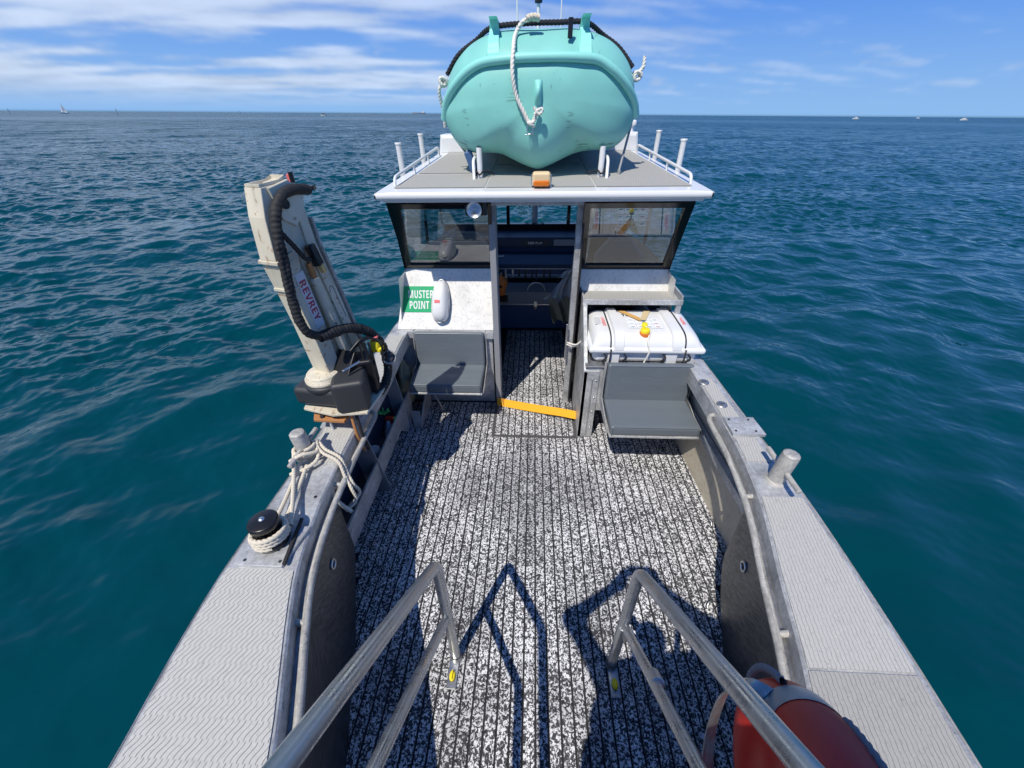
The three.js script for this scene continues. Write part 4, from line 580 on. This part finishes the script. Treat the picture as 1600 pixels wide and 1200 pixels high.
  const t2 = st([0.745, 2.33, -3.60], [0.66, 2.02, -3.42], 'r', 'thin grey tie-down strap at the right of the dinghy'); part(t2, 'hook', cyl(0.01, 0.014, 0.04, 0.66, 2.0, -3.42, 12), M.steel);
}

// gear standing on the gunwale, drawn round an old base point: set it on its new base at its true size
function rebase(o, from, to, s) { o.scale.setScalar(s); o.position.set(to[0] - from[0] * s, to[1] - from[1] * s, to[2] - from[2] * s); }
// ---------------------------------------------------------------- knuckle-boom crane on the port gunwale
{
  const o = thing('deck_crane', 'folded cream knuckle-boom crane standing on the port gunwale', 'crane'); rebase(o, [-1.345, 0.64, -2.03], [-1.223, 0.80, -1.845], 0.909);
  const th = R(17), N = V(Math.cos(th), 0, Math.sin(th)), U = V(Math.sin(th), 0, -Math.cos(th)), Q = V(-1.30, 0, -1.98);
  const P = (u, y, w) => Q.clone().addScaledVector(U, u).addScaledVector(N, w).add(V(0, y, 0)), A = (u, y, w) => { const p = P(u, y, w); return [p.x, p.y, p.z]; };
  const pr = (poly, w0, w1, mat, nm, par, bev = 0.004) => part(par || o, nm, prism(poly, w1 - w0, (a, b, c) => A(a, b, w0 + c), bev), mat);
  // outer boom (fly jib) – the sunlit aft member – and column behind it
  const jib = pr([[0.0, 2.13], [-0.035, 2.0], [-0.06, 1.80], [-0.055, 1.76], [0.03, 1.6], [0.085, 1.75], [0.11, 1.95], [0.12, 2.135]], -0.105, -0.005, M.cream, 'jib_head');
  const col = pr([[-0.05, 1.76], [-0.025, 1.6], [0.0, 1.4], [0.03, 1.02], [0.13, 1.02], [0.11, 1.4], [0.08, 1.66], [0.04, 1.78]], -0.12, 0.0, M.cream, 'column');
  const boom = pr([[0.10, 2.14], [0.163, 2.15], [0.25, 2.08], [0.24, 2.0], [0.25, 1.81], [0.30, 1.56], [0.345, 1.28], [0.39, 1.0], [0.2, 1.0], [0.15, 1.4], [0.11, 1.7], [0.085, 1.95]], -0.1, -0.018, M.cream, 'main_boom');
  pr([[0.165, 1.98], [0.225, 1.98], [0.235, 1.8], [0.285, 1.55], [0.33, 1.27], [0.37, 1.02], [0.3, 1.02], [0.26, 1.27], [0.215, 1.55], [0.17, 1.8]], -0.018, -0.004, M.cream, 'boom_face', boom);
  pr([[0.245, 1.95], [0.258, 1.95], [0.27, 1.8], [0.318, 1.56], [0.365, 1.28], [0.405, 1.02], [0.385, 1.02], [0.343, 1.28], [0.298, 1.56], [0.252, 1.8]], -0.09, 0.004, M.greyPipe, 'edge_rail', boom, 0.002);
  pr([[0.05, 2.0], [0.1, 2.1], [0.2, 2.05], [0.235, 1.8], [0.28, 1.55], [0.325, 1.27], [0.36, 1.02], [0.06, 1.02], [0.04, 1.4], [0.02, 1.65], [0.0, 1.78]], -0.095, -0.03, M.cream, 'boom_web', boom);
  // cheek plate with pivot pin at the top
  const ck = pr([[0.03, 2.125], [0.16, 2.148], [0.235, 2.07], [0.2, 1.98], [0.13, 1.93], [0.06, 1.975]], -0.003, 0.008, M.cream, 'cheek_plate', jib); { const g = new THREE.CylinderGeometry(0.024, 0.024, 0.03, 20); g.rotateZ(Math.PI / 2); g.rotateY(-th); const p = P(0.092, 2.045, 0.01); g.translate(p.x, p.y, p.z); part(ck, 'pivot_pin', g, M.black); }
  { const rim = [[0.0, 2.132, -0.1], [0.125, 2.138, -0.1], [0.17, 2.155, -0.1], [0.17, 2.155, -0.012], [0.125, 2.138, -0.012], [0.0, 2.132, -0.006]], dn = rim.map(q => [q[0] * 0.86 + 0.012, q[1] - 0.012, q[2] * 0.84 - 0.009]), up = rim.map(q => [q[0], q[1] + 0.012, q[2]]), iu = rim.map(q => [q[0] * 0.86 + 0.012, q[1] + 0.012, q[2] * 0.84 - 0.009]); part(jib, 'end_rim', creased(sheet([rim, up, iu, dn].map(r => r.map(q => A(...q))), true), 20), M.cream); part(jib, 'end_recess', creased(sheet([[A(...dn[0]), A(...dn[1]), A(...dn[2])], [A(...dn[5]), A(...dn[4]), A(...dn[3])]]), 20), std([0.16, 0.075, 0.045], { map: streaky, roughness: 0.9 })); }
  // cylinder in the channel
  { const c = part(o, 'ram', pipe([P(0.135, 1.64, 0.012), P(0.165, 1.35, 0.014), P(0.2, 1.08, 0.014)], 0.028, 0, 20, 16), M.cream); part(c, 'ram_rod', pipe([P(0.125, 1.73, 0.012), P(0.135, 1.64, 0.012)], 0.017, 0, 4, 12), M.rust); const k = new RoundedBoxGeometry(0.05, 0.12, 0.05, 3, 0.012).rotateZ(0.2); const p = P(0.16, 1.77, 0.035); k.translate(p.x, p.y, p.z); part(c, 'valve_block', k, M.black); const k2 = new RoundedBoxGeometry(0.025, 0.07, 0.03, 2, 0.005).rotateZ(0.25), p2 = P(0.18, 1.70, 0.04); k2.translate(p2.x, p2.y, p2.z); part(c, 'brass_fitting', k2, std([0.75, 0.5, 0.2], { roughness: 0.4, metalness: 0.6 })); }
  // bands round the column
  for (const [y, u] of [[1.775, -0.065], [1.615, -0.035]]) pr([[u, y], [u + 0.12, y + 0.03], [u + 0.12, y + 0.045], [u, y + 0.015]], -0.124, 0.006, M.cream, 'weld_band', col, 0.002);
  // lettering along the booms
  const lab = (s, sz, u0, y0, u1, y1, w, mat, sx = 1) => { const d = P(u1, y1, 0).sub(P(u0, y0, 0)).normalize(), e = N.clone().cross(d).normalize(), g = text(s, sz, 0.0012); g.scale(sx, 1, 1); return part(boom, 'lettering', place(g, d, e, N, P((u0 + u1) / 2, (y0 + y1) / 2, w)), mat); };
  const pl = part(boom, 'name_plate', prism([[-0.17, -0.033], [0.17, -0.033], [0.17, 0.033], [-0.17, 0.033]], 0.003, (a, b, c) => { const d = P(0.085, 1.37, 0).sub(P(0.055, 1.68, 0)).normalize(), e = N.clone().cross(d), p = P(0.062, 1.535, 0.003).addScaledVector(d, a).addScaledVector(e, b).addScaledVector(N, c); return [p.x, p.y, p.z]; }, 0.001), std([0.66, 0.66, 0.68], { roughness: 0.5 }));
  lab('REVREY', 0.045, 0.047, 1.68, 0.077, 1.39, 0.0068, std([0.42, 0.03, 0.09], { roughness: 0.5 }), 1.15);
  lab('3200', 0.055, 0.205, 1.83, 0.245, 1.58, -0.003, std([0.56, 0.42, 0.6], { roughness: 0.6 }), 1.25);
  lab('SEARCHER', 0.02, 0.265, 1.5, 0.318, 1.25, -0.003, M.charcoal, 1.25);
  { const c = P(0.252, 1.53, -0.002), e1 = P(0.29, 1.36, -0.002); part(boom, 'swoosh', pipe([P(0.228, 1.52, -0.002), P(0.24, 1.56, -0.002), P(0.258, 1.545, -0.002), P(0.275, 1.46, -0.002), P(0.3, 1.33, -0.002)], 0.0035, 0, 24, 6), M.charcoal); }
  // base: turntable, gearbox, hydraulic unit, mounting plates
  const bs = part(o, 'turntable', lathe([[0, 0], [0.115, 0], [0.12, 0.02], [0.12, 0.035], [0.105, 0.04], [0.105, 0.06], [0.095, 0.07], [0, 0.07]], -1.345, 0.985, -2.03), M.cream); part(bs, 'slew_ring', lathe([[0.128, -0.025], [0.132, -0.01], [0.132, 0.005], [0.12, 0.01]], -1.345, 0.985, -2.03), M.charcoal);
  const hex = (cx, cz, rx, rz, y0, y1, ch, mat, nm, rot = 0) => { const g = new RoundedBoxGeometry(rx * 2, y1 - y0, rz * 2, 3, ch); g.rotateY(rot); g.translate(cx, (y0 + y1) / 2, cz); return part(o, nm, g, mat); };
  hex(-1.37, -2.06, 0.16, 0.14, 0.84, 0.975, 0.035, M.charcoal, 'gearbox', -0.12); hex(-1.17, -2.0, 0.105, 0.115, 0.82, 1.05, 0.03, M.charcoal, 'pump_housing', 0.3); hex(-1.15, -2.16, 0.09, 0.08, 0.84, 1.09, 0.02, M.black, 'motor_housing', 0.3);
  const mp = part(o, 'mount_plate', prism([[-1.55, 2.17], [-1.5, 1.93], [-1.28, 1.87], [-1.06, 1.9], [-1.03, 2.2]], 0.012, (a, b, c) => [a, 0.805 + c, -b], 0.003), M.cream);
  part(o, 'rusty_plate', prism([[-1.47, 1.98], [-1.43, 1.885], [-1.22, 1.875], [-1.2, 1.98]], 0.014, (a, b, c) => [a, 0.745 + c, -b], 0.003), M.rust); for (const x of [-1.38, -1.29]) part(mp, 'bolt', cyl(0.016, 0.014, 0.02, x, 0.758, -1.91, 6), M.charcoal);
  part(o, 'pedestal', merge([box(-1.42, -1.27, 0.645, 0.75, -2.14, -1.99, 0.006), prism([[-1.47, 2.18], [-1.44, 1.93], [-1.22, 1.93], [-1.2, 2.18]], 0.012, (a, b, c) => [a, 0.6415 + c, -b], 0.002)]), M.alu);
  part(o, 'stay', pipe([[-1.335, 0.75, -1.9], [-1.345, 0.65, -1.92]], 0.008, 0, 4, 8), M.gel);
  // levers, control cable loops, emergency stop
  for (const [u, y, w, q] of [[0.2, 1.2, 0.14, 0.1], [0.225, 1.2, 0.16, 0.13], [0.25, 1.19, 0.17, 0.1]]) part(o, 'lever', pipe([P(u, y, w), P(u - 0.01, y - 0.16, w + 0.02)], 0.0075, 0, 4, 8), M.black);
  { const p = P(0.36, 1.09, 0.13); const e = part(o, 'stop_button', lathe([[0, 0.09], [0.026, 0.088], [0.028, 0.07], [0.016, 0.062], [0.016, 0.05]], p.x, p.y, p.z), M.pink); part(e, 'stop_housing', merge([lathe([[0.022, 0.055], [0.034, 0.05], [0.036, 0], [0.03, -0.02], [0, -0.02]], p.x, p.y, p.z), box(p.x - 0.03, p.x + 0.045, p.y - 0.03, p.y + 0.005, p.z - 0.03, p.z + 0.03, 0.01)]), M.yellowBright); const g = P(0.40, 0.99, 0.18), dg = new THREE.CylinderGeometry(0.045, 0.045, 0.03, 28); dg.rotateX(1.1); dg.rotateY(0.6); dg.translate(g.x, g.y, g.z); const gm = part(o, 'gauge', dg, M.charcoal); const dg2 = new THREE.TorusGeometry(0.045, 0.005, 8, 30); dg2.rotateX(-0.47); dg2.rotateY(0.6); dg2.translate(g.x + 0.008, g.y + 0.012, g.z + 0.012); part(gm, 'bezel', dg2, M.greyPipe); }
  const br = part(o, 'guard', merge([prism([[0.03, 1.02], [0.16, 1.16], [0.18, 1.13], [0.17, 1.02], [0.06, 0.95]], 0.12, (a, b, c) => A(a, b, 0.0 + c), 0.004)]), M.black);
  part(br, 'guard_rod', pipe([P(0.02, 1.1, 0.13), P(0.14, 1.105, 0.16)], 0.008, 0, 4, 8), M.steel);
  for (const [a, b, c] of [[0.24, 1.18, 0.1], [0.3, 1.14, 0.08]]) part(o, 'control_cable', pipe([P(0.12, 1.16, 0.1), P(a, b + 0.05, c + 0.06), P(a + 0.09, b - 0.04, c + 0.1), P(a + 0.07, b - 0.16, c + 0.1)], 0.007, 0, 30, 8), M.black);
  // hose bundle in spiral wrap
  const wrap = (pts, r, nm) => { const c = new THREE.CatmullRomCurve3(pts, false, 'centripetal'), L = c.getLength(), n = 220, m = 12, g = new THREE.TubeGeometry(c, n, r, m), p = g.attributes.position; for (let i = 0; i <= n; i++) { const q = c.getPointAt(i / n); for (let j = 0; j <= m; j++) { const k = i * (m + 1) + j, f = 1 + 0.05 * Math.sin(i / n * L * 260 + j / m * 6.283) + 0.22 * (vn(i * 0.16, j * 0.6) - 0.5); p.setXYZ(k, q.x + (p.getX(k) - q.x) * f, q.y + (p.getY(k) - q.y) * f, q.z + (p.getZ(k) - q.z) * f); } } g.computeVertexNormals(); return part(o, nm, g, M.rubber); };
wrap([P(0.283, 2.084, 0), P(0.167, 2.101, 0.02), P(0.077, 2.088, 0.035), P(0.019, 2.039, 0.035), P(-0.018, 1.958, 0.035), P(-0.03, 1.867, 0.03), P(-0.04, 1.774, 0.03), P(-0.06, 1.681, 0.03), P(-0.075, 1.582, 0.035), P(-0.08, 1.476, 0.04), P(-0.06, 1.395, 0.05), P(0.021, 1.335, 0.06), P(0.128, 1.311, 0.08)], 0.026, 'hose_bundle');
  wrap([P(-0.003, 1.339, 0.06), P(0.129, 1.325, 0.08), P(0.261, 1.277, 0.1), P(0.373, 1.173, 0.12), P(0.42, 1.029, 0.14), P(0.384, 0.891, 0.16), P(0.293, 0.806, 0.17), P(0.186, 0.802, 0.17)], 0.031, 'hose_loop');
  wrap([P(-0.02, 1.94, 0.05), P(0.03, 1.86, 0.05), P(0.09, 1.77, 0.045), P(0.12, 1.76, 0.04)], 0.013, 'hose'); wrap([P(0.015, 2.03, 0.03), P(-0.04, 1.9, 0.035), P(-0.065, 1.75, 0.035), P(-0.085, 1.62, 0.04)], 0.015, 'hose');
  { const e = P(0.305, 2.09, -0.02), f = part(o, 'hose_end', merge([box(e.x - 0.02, e.x + 0.04, e.y - 0.012, e.y + 0.012, e.z - 0.02, e.z + 0.02, 0.005), cyl(0.012, 0.012, 0.05, e.x - 0.05, e.y + 0.03, e.z + 0.04)]), M.black); part(f, 'red_tag', box(e.x - 0.075, e.x - 0.045, e.y + 0.03, e.y + 0.07, e.z + 0.03, e.z + 0.045, 0.003), M.pink); }
  for (const [x, d] of [[-1.19, 0], [-1.165, 0.02]]) part(o, 'drain_hose', pipe([[x, 0.8, -1.93 - d], [x + 0.015, 0.62, -1.9 - d], [x + 0.02, 0.45, -1.92 - d]], 0.011, 0, 20, 8), d ? M.rubber : M.rust);
}

// ---------------------------------------------------------------- capstan, mooring ropes, bin contents
{
  const x = -1.275, z = -1.075, G = 0.64, RB = o => rebase(o, [-1.275, 0.64, -1.075], [-1.159, 0.80, -0.977], 0.909);
  const c = thing('capstan', 'black capstan drum on the port gunwale with rope around it', 'capstan'); RB(c);
  part(c, 'drum', lathe([[0, 0.175], [0.014, 0.175], [0.06, 0.168], [0.068, 0.16], [0.068, 0.135], [0.05, 0.12], [0.046, 0.09], [0.05, 0.05], [0.072, 0.035], [0.076, 0.022], [0.076, 0.006], [0.07, 0]], x, G + 0.0155, z, 40), M.black); part(c, 'hub_bolt', lathe([[0, 0.008], [0.009, 0.007], [0.013, 0.002], [0.014, 0]], x, G + 0.1905, z), M.steel);
  const o = thing('mooring_rope', 'cream laid rope wound on the capstan and tied to the port bollard', 'rope'); RB(o);
  const coil = (cx, cz, r, y0, y1, turns, tilt) => steps(0, turns * 2 * Math.PI, Math.round(turns * 18)).map(t => { const f = t / (turns * 2 * Math.PI); return V(cx + r * Math.cos(t + 1), y0 + (y1 - y0) * f + tilt * Math.sin(t + 1.7), cz + r * Math.sin(t + 1)); });
  const bx = -1.393, bz = -1.66;
  part(o, 'capstan_turns', rope(coil(x, z, 0.078, G + 0.05, G + 0.115, 3.2, 0.008), 0.0125, 5.5), M.rope);
  part(o, 'bollard_turns', rope(coil(bx, bz, 0.062, G + 0.03, G + 0.1, 3, 0.012), 0.0112, 5.5), M.rope);
  part(o, 'bight', rope([[bx + 0.04, G + 0.09, bz - 0.04], [bx + 0.09, G + 0.08, bz + 0.02], [bx + 0.03, G + 0.11, bz + 0.09], [bx - 0.04, G + 0.07, bz + 0.1], [bx - 0.03, G + 0.03, bz + 0.02]], 0.0112, 5.5), M.rope);
  part(o, 'bight', rope([[bx + 0.06, G + 0.1, bz - 0.05], [bx + 0.1, G + 0.05, bz + 0.06], [bx + 0.04, G + 0.035, bz + 0.14], [bx - 0.02, G + 0.03, bz + 0.17]], 0.0112, 5.5), M.rope);
  const line = (a, b, sag) => rope([a, [(a[0] * 0.65 + b[0] * 0.35), a[1] * 0.65 + b[1] * 0.35 - sag, a[2] * 0.65 + b[2] * 0.35], [(a[0] + 2 * b[0]) / 3, (a[1] + 2 * b[1]) / 3 - sag * 0.9, (a[2] + 2 * b[2]) / 3], b], 0.0112, 5.5);
  part(o, 'line', line([bx - 0.055, G + 0.09, bz + 0.02], [x + 0.075, G + 0.07, z - 0.05], 0.02), M.rope); part(o, 'line', line([bx + 0.0, G + 0.04, bz + 0.09], [x - 0.03, G + 0.055, z - 0.075], 0.012), M.rope); part(o, 'line', line([bx + 0.05, G + 0.035, bz + 0.1], [x + 0.02, G + 0.05, z - 0.08], 0.005), M.rope);
  const u = thing('hanging_rope', 'rope tail running from the port bollard over the grab pipe', 'rope'); RB(u);
  for (const d of [0, 0.032]) part(u, 'line', rope([[bx + 0.06, G + 0.09, bz - 0.03 - d], [-1.27, G + 0.065, -1.64 - d], [-1.175, G + 0.025, -1.61 - d], [-1.13, 0.58, -1.56 - d], [-1.09, 0.53, -1.52 - d], [-1.08, 0.43, -1.5 - d * 2], [-1.13, 0.40, -1.45]], 0.0105, 5.5), M.rope);
  part(u, 'loop', rope([[-1.2, 0.6, -1.52], [-1.16, 0.54, -1.44], [-1.12, 0.5, -1.42], [-1.08, 0.42, -1.43]], 0.0125, 5.5), M.rope);
}
{
  const s = thing('spray_bottle', 'pale blue spray bottle with a red trigger in the port side bin', 'bottle'); const x = -1.19, z = -2.42;
  part(s, 'body', lathe([[0, 0], [0.05, 0], [0.055, 0.02], [0.052, 0.11], [0.03, 0.17], [0.016, 0.2], [0.016, 0.22]], x, 0.09, z), M.bottle); const t = part(s, 'trigger_head', merge([box(x - 0.02, x + 0.055, 0.31, 0.345, z - 0.017, z + 0.017, 0.008), prism([[0.02, -0.06], [0.035, -0.06], [0.045, 0.0], [0.02, 0.0]], 0.012, (a, b, c) => [x + a, 0.315 + b, z - 0.006 + c], 0.002)]), M.red); part(t, 'nozzle', box(x + 0.053, x + 0.07, 0.316, 0.34, z - 0.012, z + 0.012, 0.003), M.green); part(s, 'brush', merge(steps(0, 5, 5).map(k => pipe([[x - 0.02, 0.37, z], [x - 0.02 + 0.05 * Math.cos(k * 1.05), 0.41 + 0.01 * Math.sin(k), z + 0.05 * Math.sin(k * 1.05)]], 0.008, 0, 3, 6))), M.green);
  const j = thing('plastic_jug', 'dark blue plastic jug with a pale lid lying in the port side bin', 'jug'); part(j, 'body', lathe([[0, 0], [0.06, 0], [0.066, 0.03], [0.066, 0.13], [0.04, 0.17]], -1.22, 0.06, -2.12), M.bluePaint); part(j, 'lid', lathe([[0.046, 0.165], [0.05, 0.17], [0.05, 0.2], [0.044, 0.205], [0, 0.205]], -1.22, 0.06, -2.12), M.bottle); part(j, 'handle', pipe([[-1.16, 0.2, -2.12], [-1.12, 0.19, -2.12], [-1.12, 0.1, -2.12], [-1.155, 0.09, -2.12]], 0.008, 0.02, 20, 8), M.bluePaint);
  const w = thing('wet_weather_bag', 'dark crumpled wet-weather bag hung beside the left seat', 'bag'); const g = new THREE.SphereGeometry(1, 40, 30), p = g.attributes.position; for (let i = 0; i < p.count; i++) { const x = p.getX(i), y = p.getY(i), z = p.getZ(i), f = 1 + 0.18 * (fbm(x * 3 + 5, y * 4 + z * 2, 3) - 0.5) * 2; p.setXYZ(i, x * 0.07 * f * (1 - 0.3 * y), y * 0.24 * f, z * 0.13 * f * (1 - 0.25 * y)); } g.computeVertexNormals(); g.translate(-1.16, 0.36, -2.9); part(w, 'body', g, M.khaki); part(w, 'strap', pipe([[-1.16, 0.58, -2.9], [-1.17, 0.62, -2.95], [-1.19, 0.61, -3.0]], 0.008, 0, 12, 8), M.rubber); part(w, 'clip', box(-1.18, -1.15, 0.57, 0.62, -2.92, -2.9, 0.006), M.gel);
}
{ const o = thing('life_jacket', 'orange life jacket hung inside the cabin left of the doorway', 'life jacket'); const g = new THREE.SphereGeometry(1, 24, 18), q = g.attributes.position; for (let i = 0; i < q.count; i++) { const x = q.getX(i), y = q.getY(i), z = q.getZ(i); q.setXYZ(i, x * 0.07 * (1 + 0.2 * Math.sin(y * 5)), y * 0.13, z * 0.06); } g.computeVertexNormals(); g.translate(-0.36, 0.74, -4.4); part(o, 'body', g, M.orange); part(o, 'strap', pipe([[-0.4, 0.86, -4.38], [-0.36, 0.92, -4.42], [-0.32, 0.86, -4.38]], 0.012, 0, 16, 8), M.black); part(o, 'buckle', box(-0.385, -0.345, 0.73, 0.76, -4.345, -4.33, 0.004), M.black); }
// bow bitt seen through the windscreen
{ const b = part(boat, 'bow_bitt', merge([box(-0.01, 0.07, 0.9, 1.62, -5.85, -5.78, 0.01), box(-0.4, 0.5, 0.95, 1.0, -6.4, -5.1, 0.02)]), M.greyPaint); for (const s of [-1, 1]) part(b, 'fairlead_arm', pipe([[0.03 + s * 0.07, 1.35, -5.8], [0.03 + s * 0.16, 1.62, -5.8]], 0.014, 0, 4, 8), M.charcoal); part(b, 'arm_bar', pipe([[-0.1, 1.47, -5.8], [0.16, 1.47, -5.8]], 0.01, 0, 4, 8), M.charcoal); part(boat, 'foredeck', capped(off(Lin, 0.0), off(Rin, 0.0), -5.05, -6.6, 0.6, 0.632, 12), M.alu); }

// ---------------------------------------------------------------- photographer holding the phone (casts the shade at lower right)
{
  const B = [ // ax, ay, az, ar, bx, by, bz, br
    [-0.11, 0.72, 0.42, 0.055, -0.11, 1.08, 0.40, 0.062], [0.11, 0.72, 0.42, 0.055, 0.11, 1.08, 0.40, 0.062], [-0.11, 1.08, 0.40, 0.065, -0.09, 1.5, 0.43, 0.09], [0.11, 1.08, 0.40, 0.065, 0.09, 1.5, 0.43, 0.09],
    [-0.11, 0.665, 0.44, 0.045, -0.13, 0.655, 0.26, 0.034], [0.11, 0.665, 0.44, 0.045, 0.13, 0.655, 0.26, 0.034], [-0.05, 1.55, 0.43, 0.13, 0.16, 1.55, 0.40, 0.15], [-0.07, 1.75, 0.42, 0.135, 0.2, 1.75, 0.38, 0.15], [-0.1, 1.98, 0.42, 0.12, 0.22, 1.98, 0.38, 0.13],
    [0, 2.02, 0.42, 0.06, 0, 2.14, 0.40, 0.055], [0, 2.22, 0.38, 0.085, 0, 2.3, 0.375, 0.092], [0, 2.26, 0.29, 0.014, 0, 2.23, 0.275, 0.016],
    [-0.19, 2.04, 0.41, 0.06, -0.325, 2.0, 0.1, 0.046], [0.30, 2.03, 0.38, 0.075, 0.47, 1.97, 0.13, 0.068], [-0.325, 2.0, 0.1, 0.045, -0.11, 2.32, 0.07, 0.03], [0.47, 1.97, 0.13, 0.062, 0.11, 2.32, 0.07, 0.03],
    [-0.11, 2.32, 0.07, 0.03, -0.09, 2.4, 0.05, 0.03], [0.11, 2.32, 0.07, 0.03, 0.09, 2.4, 0.05, 0.03]];
  const N = 110, S = 1.0, mc = new MarchingCubes(N, M.shirt, false, false, 120000), cx = 0, cy = 1.52, cz = 0.3, cell = 2 * S / N;
  for (let k = 0; k < N; k++) for (let j = 0; j < N; j++) for (let i = 0; i < N; i++) {
    const x = cx + (i - N / 2) * cell, y = cy + (j - N / 2) * cell, z = cz + (k - N / 2) * cell; let s = 0;
    if (Math.abs(x) > 0.6 || z < -0.02 || z > 0.68) { mc.field[k * N * N + j * N + i] = -1; continue; }
    for (const b of B) { const dx = b[4] - b[0], dy = b[5] - b[1], dz = b[6] - b[2]; let t = ((x - b[0]) * dx + (y - b[1]) * dy + (z - b[2]) * dz) / (dx * dx + dy * dy + dz * dz); t = t < 0 ? 0 : t > 1 ? 1 : t; s += Math.exp(-(Math.hypot(x - b[0] - dx * t, y - b[1] - dy * t, z - b[2] - dz * t) - (b[3] + (b[7] - b[3]) * t)) * 48); }
    mc.field[k * N * N + j * N + i] = s > 1e-9 ? Math.log(s) / 48 : -1;
  }
  mc.isolation = 0; mc.update(); const n = mc.count, g = new THREE.BufferGeometry(); const ps = mc.positionArray.slice(0, n * 3); for (let i = 0; i < n; i++) { ps[i * 3] = ps[i * 3] * S + cx; ps[i * 3 + 1] = ps[i * 3 + 1] * S + cy; ps[i * 3 + 2] = ps[i * 3 + 2] * S + cz; }
  g.setAttribute('position', new THREE.BufferAttribute(ps, 3)); g.setAttribute('normal', new THREE.BufferAttribute(mc.normalArray.slice(0, n * 3), 3));
  const o = thing('person', 'person in dark clothes standing at the stern taking the picture', 'person'); const pm = part(o, 'body', g, M.shirt); 
  const ph = thing('phone', 'black phone held up in both hands at the stern', 'phone'); part(ph, 'case', new RoundedBoxGeometry(0.15, 0.072, 0.009, 3, 0.004).rotateX(-R(35)).translate(0, 2.4, 0.035), M.black); part(ph, 'screen', new THREE.PlaneGeometry(0.14, 0.064).rotateX(-R(35)).translate(0, 2.403, 0.0395), M.gloss);
}
for (const o of boatThings) o.applyMatrix4(BOAT);

// ---------------------------------------------------------------- craft and marks far off
{
  // bearing (radians right of straight ahead) and distance from the camera
  const at = (a, d) => V(d * Math.sin(a), SEA, -d * Math.cos(a));
  const far = (name, label, cat, a, d, turn, build, group) => { const o = new THREE.Group(); o.name = numbered(name); o.userData = { label, category: cat }; if (group) o.userData.group = group; o.position.copy(at(a, d)); o.rotation.y = turn; build(o); scene.add(o); };
  const hullG = (L, W, H) => { const s = steps(0, 1, 12).map(t => { const w = W / 2 * Math.pow(1 - Math.pow(t, 2.4), 0.7), z = L * (0.5 - t); return [[-w, H * (1 + 0.25 * t), z], [-w * 0.75, -0.3, z], [w * 0.75, -0.3, z], [w, H * (1 + 0.25 * t), z]]; }); return creased(sheet(s, true), 40); };
  const sail = (pts) => { const s = sheet(steps(0, 1, 10).map(t => steps(0, 1, 8).map(u => { const x0 = pts[0], w = pts[1] * (1 - t), b = 0.35 * Math.sin(Math.PI * u) * (1 - t); return [b, pts[2] + pts[3] * t, x0 + w * u]; }))); return s; };
  const yacht = o => { part(o, 'hull', hullG(9, 2.8, 1), M.gel); const m = part(o, 'mast', pipe([[0, 0.6, -0.5], [0, 12, -0.5]], 0.09, 0, 4, 8), M.alu); part(o, 'mainsail', sail([-0.4, 3.6, 1.8, 9.5]), M.gel); part(o, 'headsail', sail([-0.6, -3.2, 1.2, 8.5]), M.gel); };
  far('sailing_yacht', 'white sailing yacht on the horizon at far left', 'yacht', -0.808, 900, -0.9, yacht);
  const perch = o => { part(o, 'pile', pipe([[0, -1, 0], [0.05, 5, 0]], 0.16, 0, 4, 8), M.charcoal); part(o, 'topmark', new THREE.ConeGeometry(0.5, 1.2, 12).translate(0.05, 4.6, 0), M.charcoal); };
  for (const [a, d, l] of [[-0.866, 850, 'leftmost dark channel marker standing on the horizon'], [-0.746, 620, 'dark channel marker just right of the far white yacht'], [-0.572, 900, 'lone dark channel marker left of the crane'], [-0.21, 1500, 'faint channel marker beside the dinghy']]) far('channel_marker', l, 'marker', a, d, 0, perch, 'channel markers');
  const launch = (c, cab) => o => { part(o, 'hull', hullG(7.5, 2.6, 0.9), M.gel); part(o, 'cabin', prism([[-1.6, 0.9], [1.4, 0.9], [0.9, 2.1], [-1.4, 2.1]], 2, (x, y, z) => [z - 1, y, -x], 0.05), c); part(o, 'canopy', box(-1.1, 1.1, 2.2, 2.3, -1, 1.8), cab); };
  far('motor_launch', 'dark launch on the horizon above the crane', 'boat', -0.43, 650, 1.3, launch(M.charcoal, M.charcoal));
  far('motor_launch', 'white launch on the horizon right of the dinghy', 'boat', 0.587, 800, 1.4, launch(M.gel, M.gel));
  far('motor_launch', 'small white launch between two others on the right horizon', 'boat', 0.668, 1500, 0.9, launch(M.gel, M.gel));
  far('motor_launch', 'white launch with a red canopy on the right horizon', 'boat', 0.722, 760, 1.5, launch(M.gel, M.orange));
  far('motor_launch', 'tiny white launch near the right edge of the horizon', 'boat', 0.838, 1700, 1.5, launch(M.gel, M.gel));
  far('cargo_ship', 'faint low cargo ship on the horizon left of the dinghy', 'ship', -0.244, 5200, 1.57, o => { part(o, 'hull', hullG(150, 22, 9), M.greyPaint); part(o, 'superstructure', box(-9, 9, 9, 24, 45, 62, 0.5), M.white); for (const z of [-30, 0, 25]) part(o, 'derrick', pipe([[0, 9, z], [0, 22, z]], 1, 0, 3, 6), M.greyPaint); });
}
renderer.render(scene, camera);
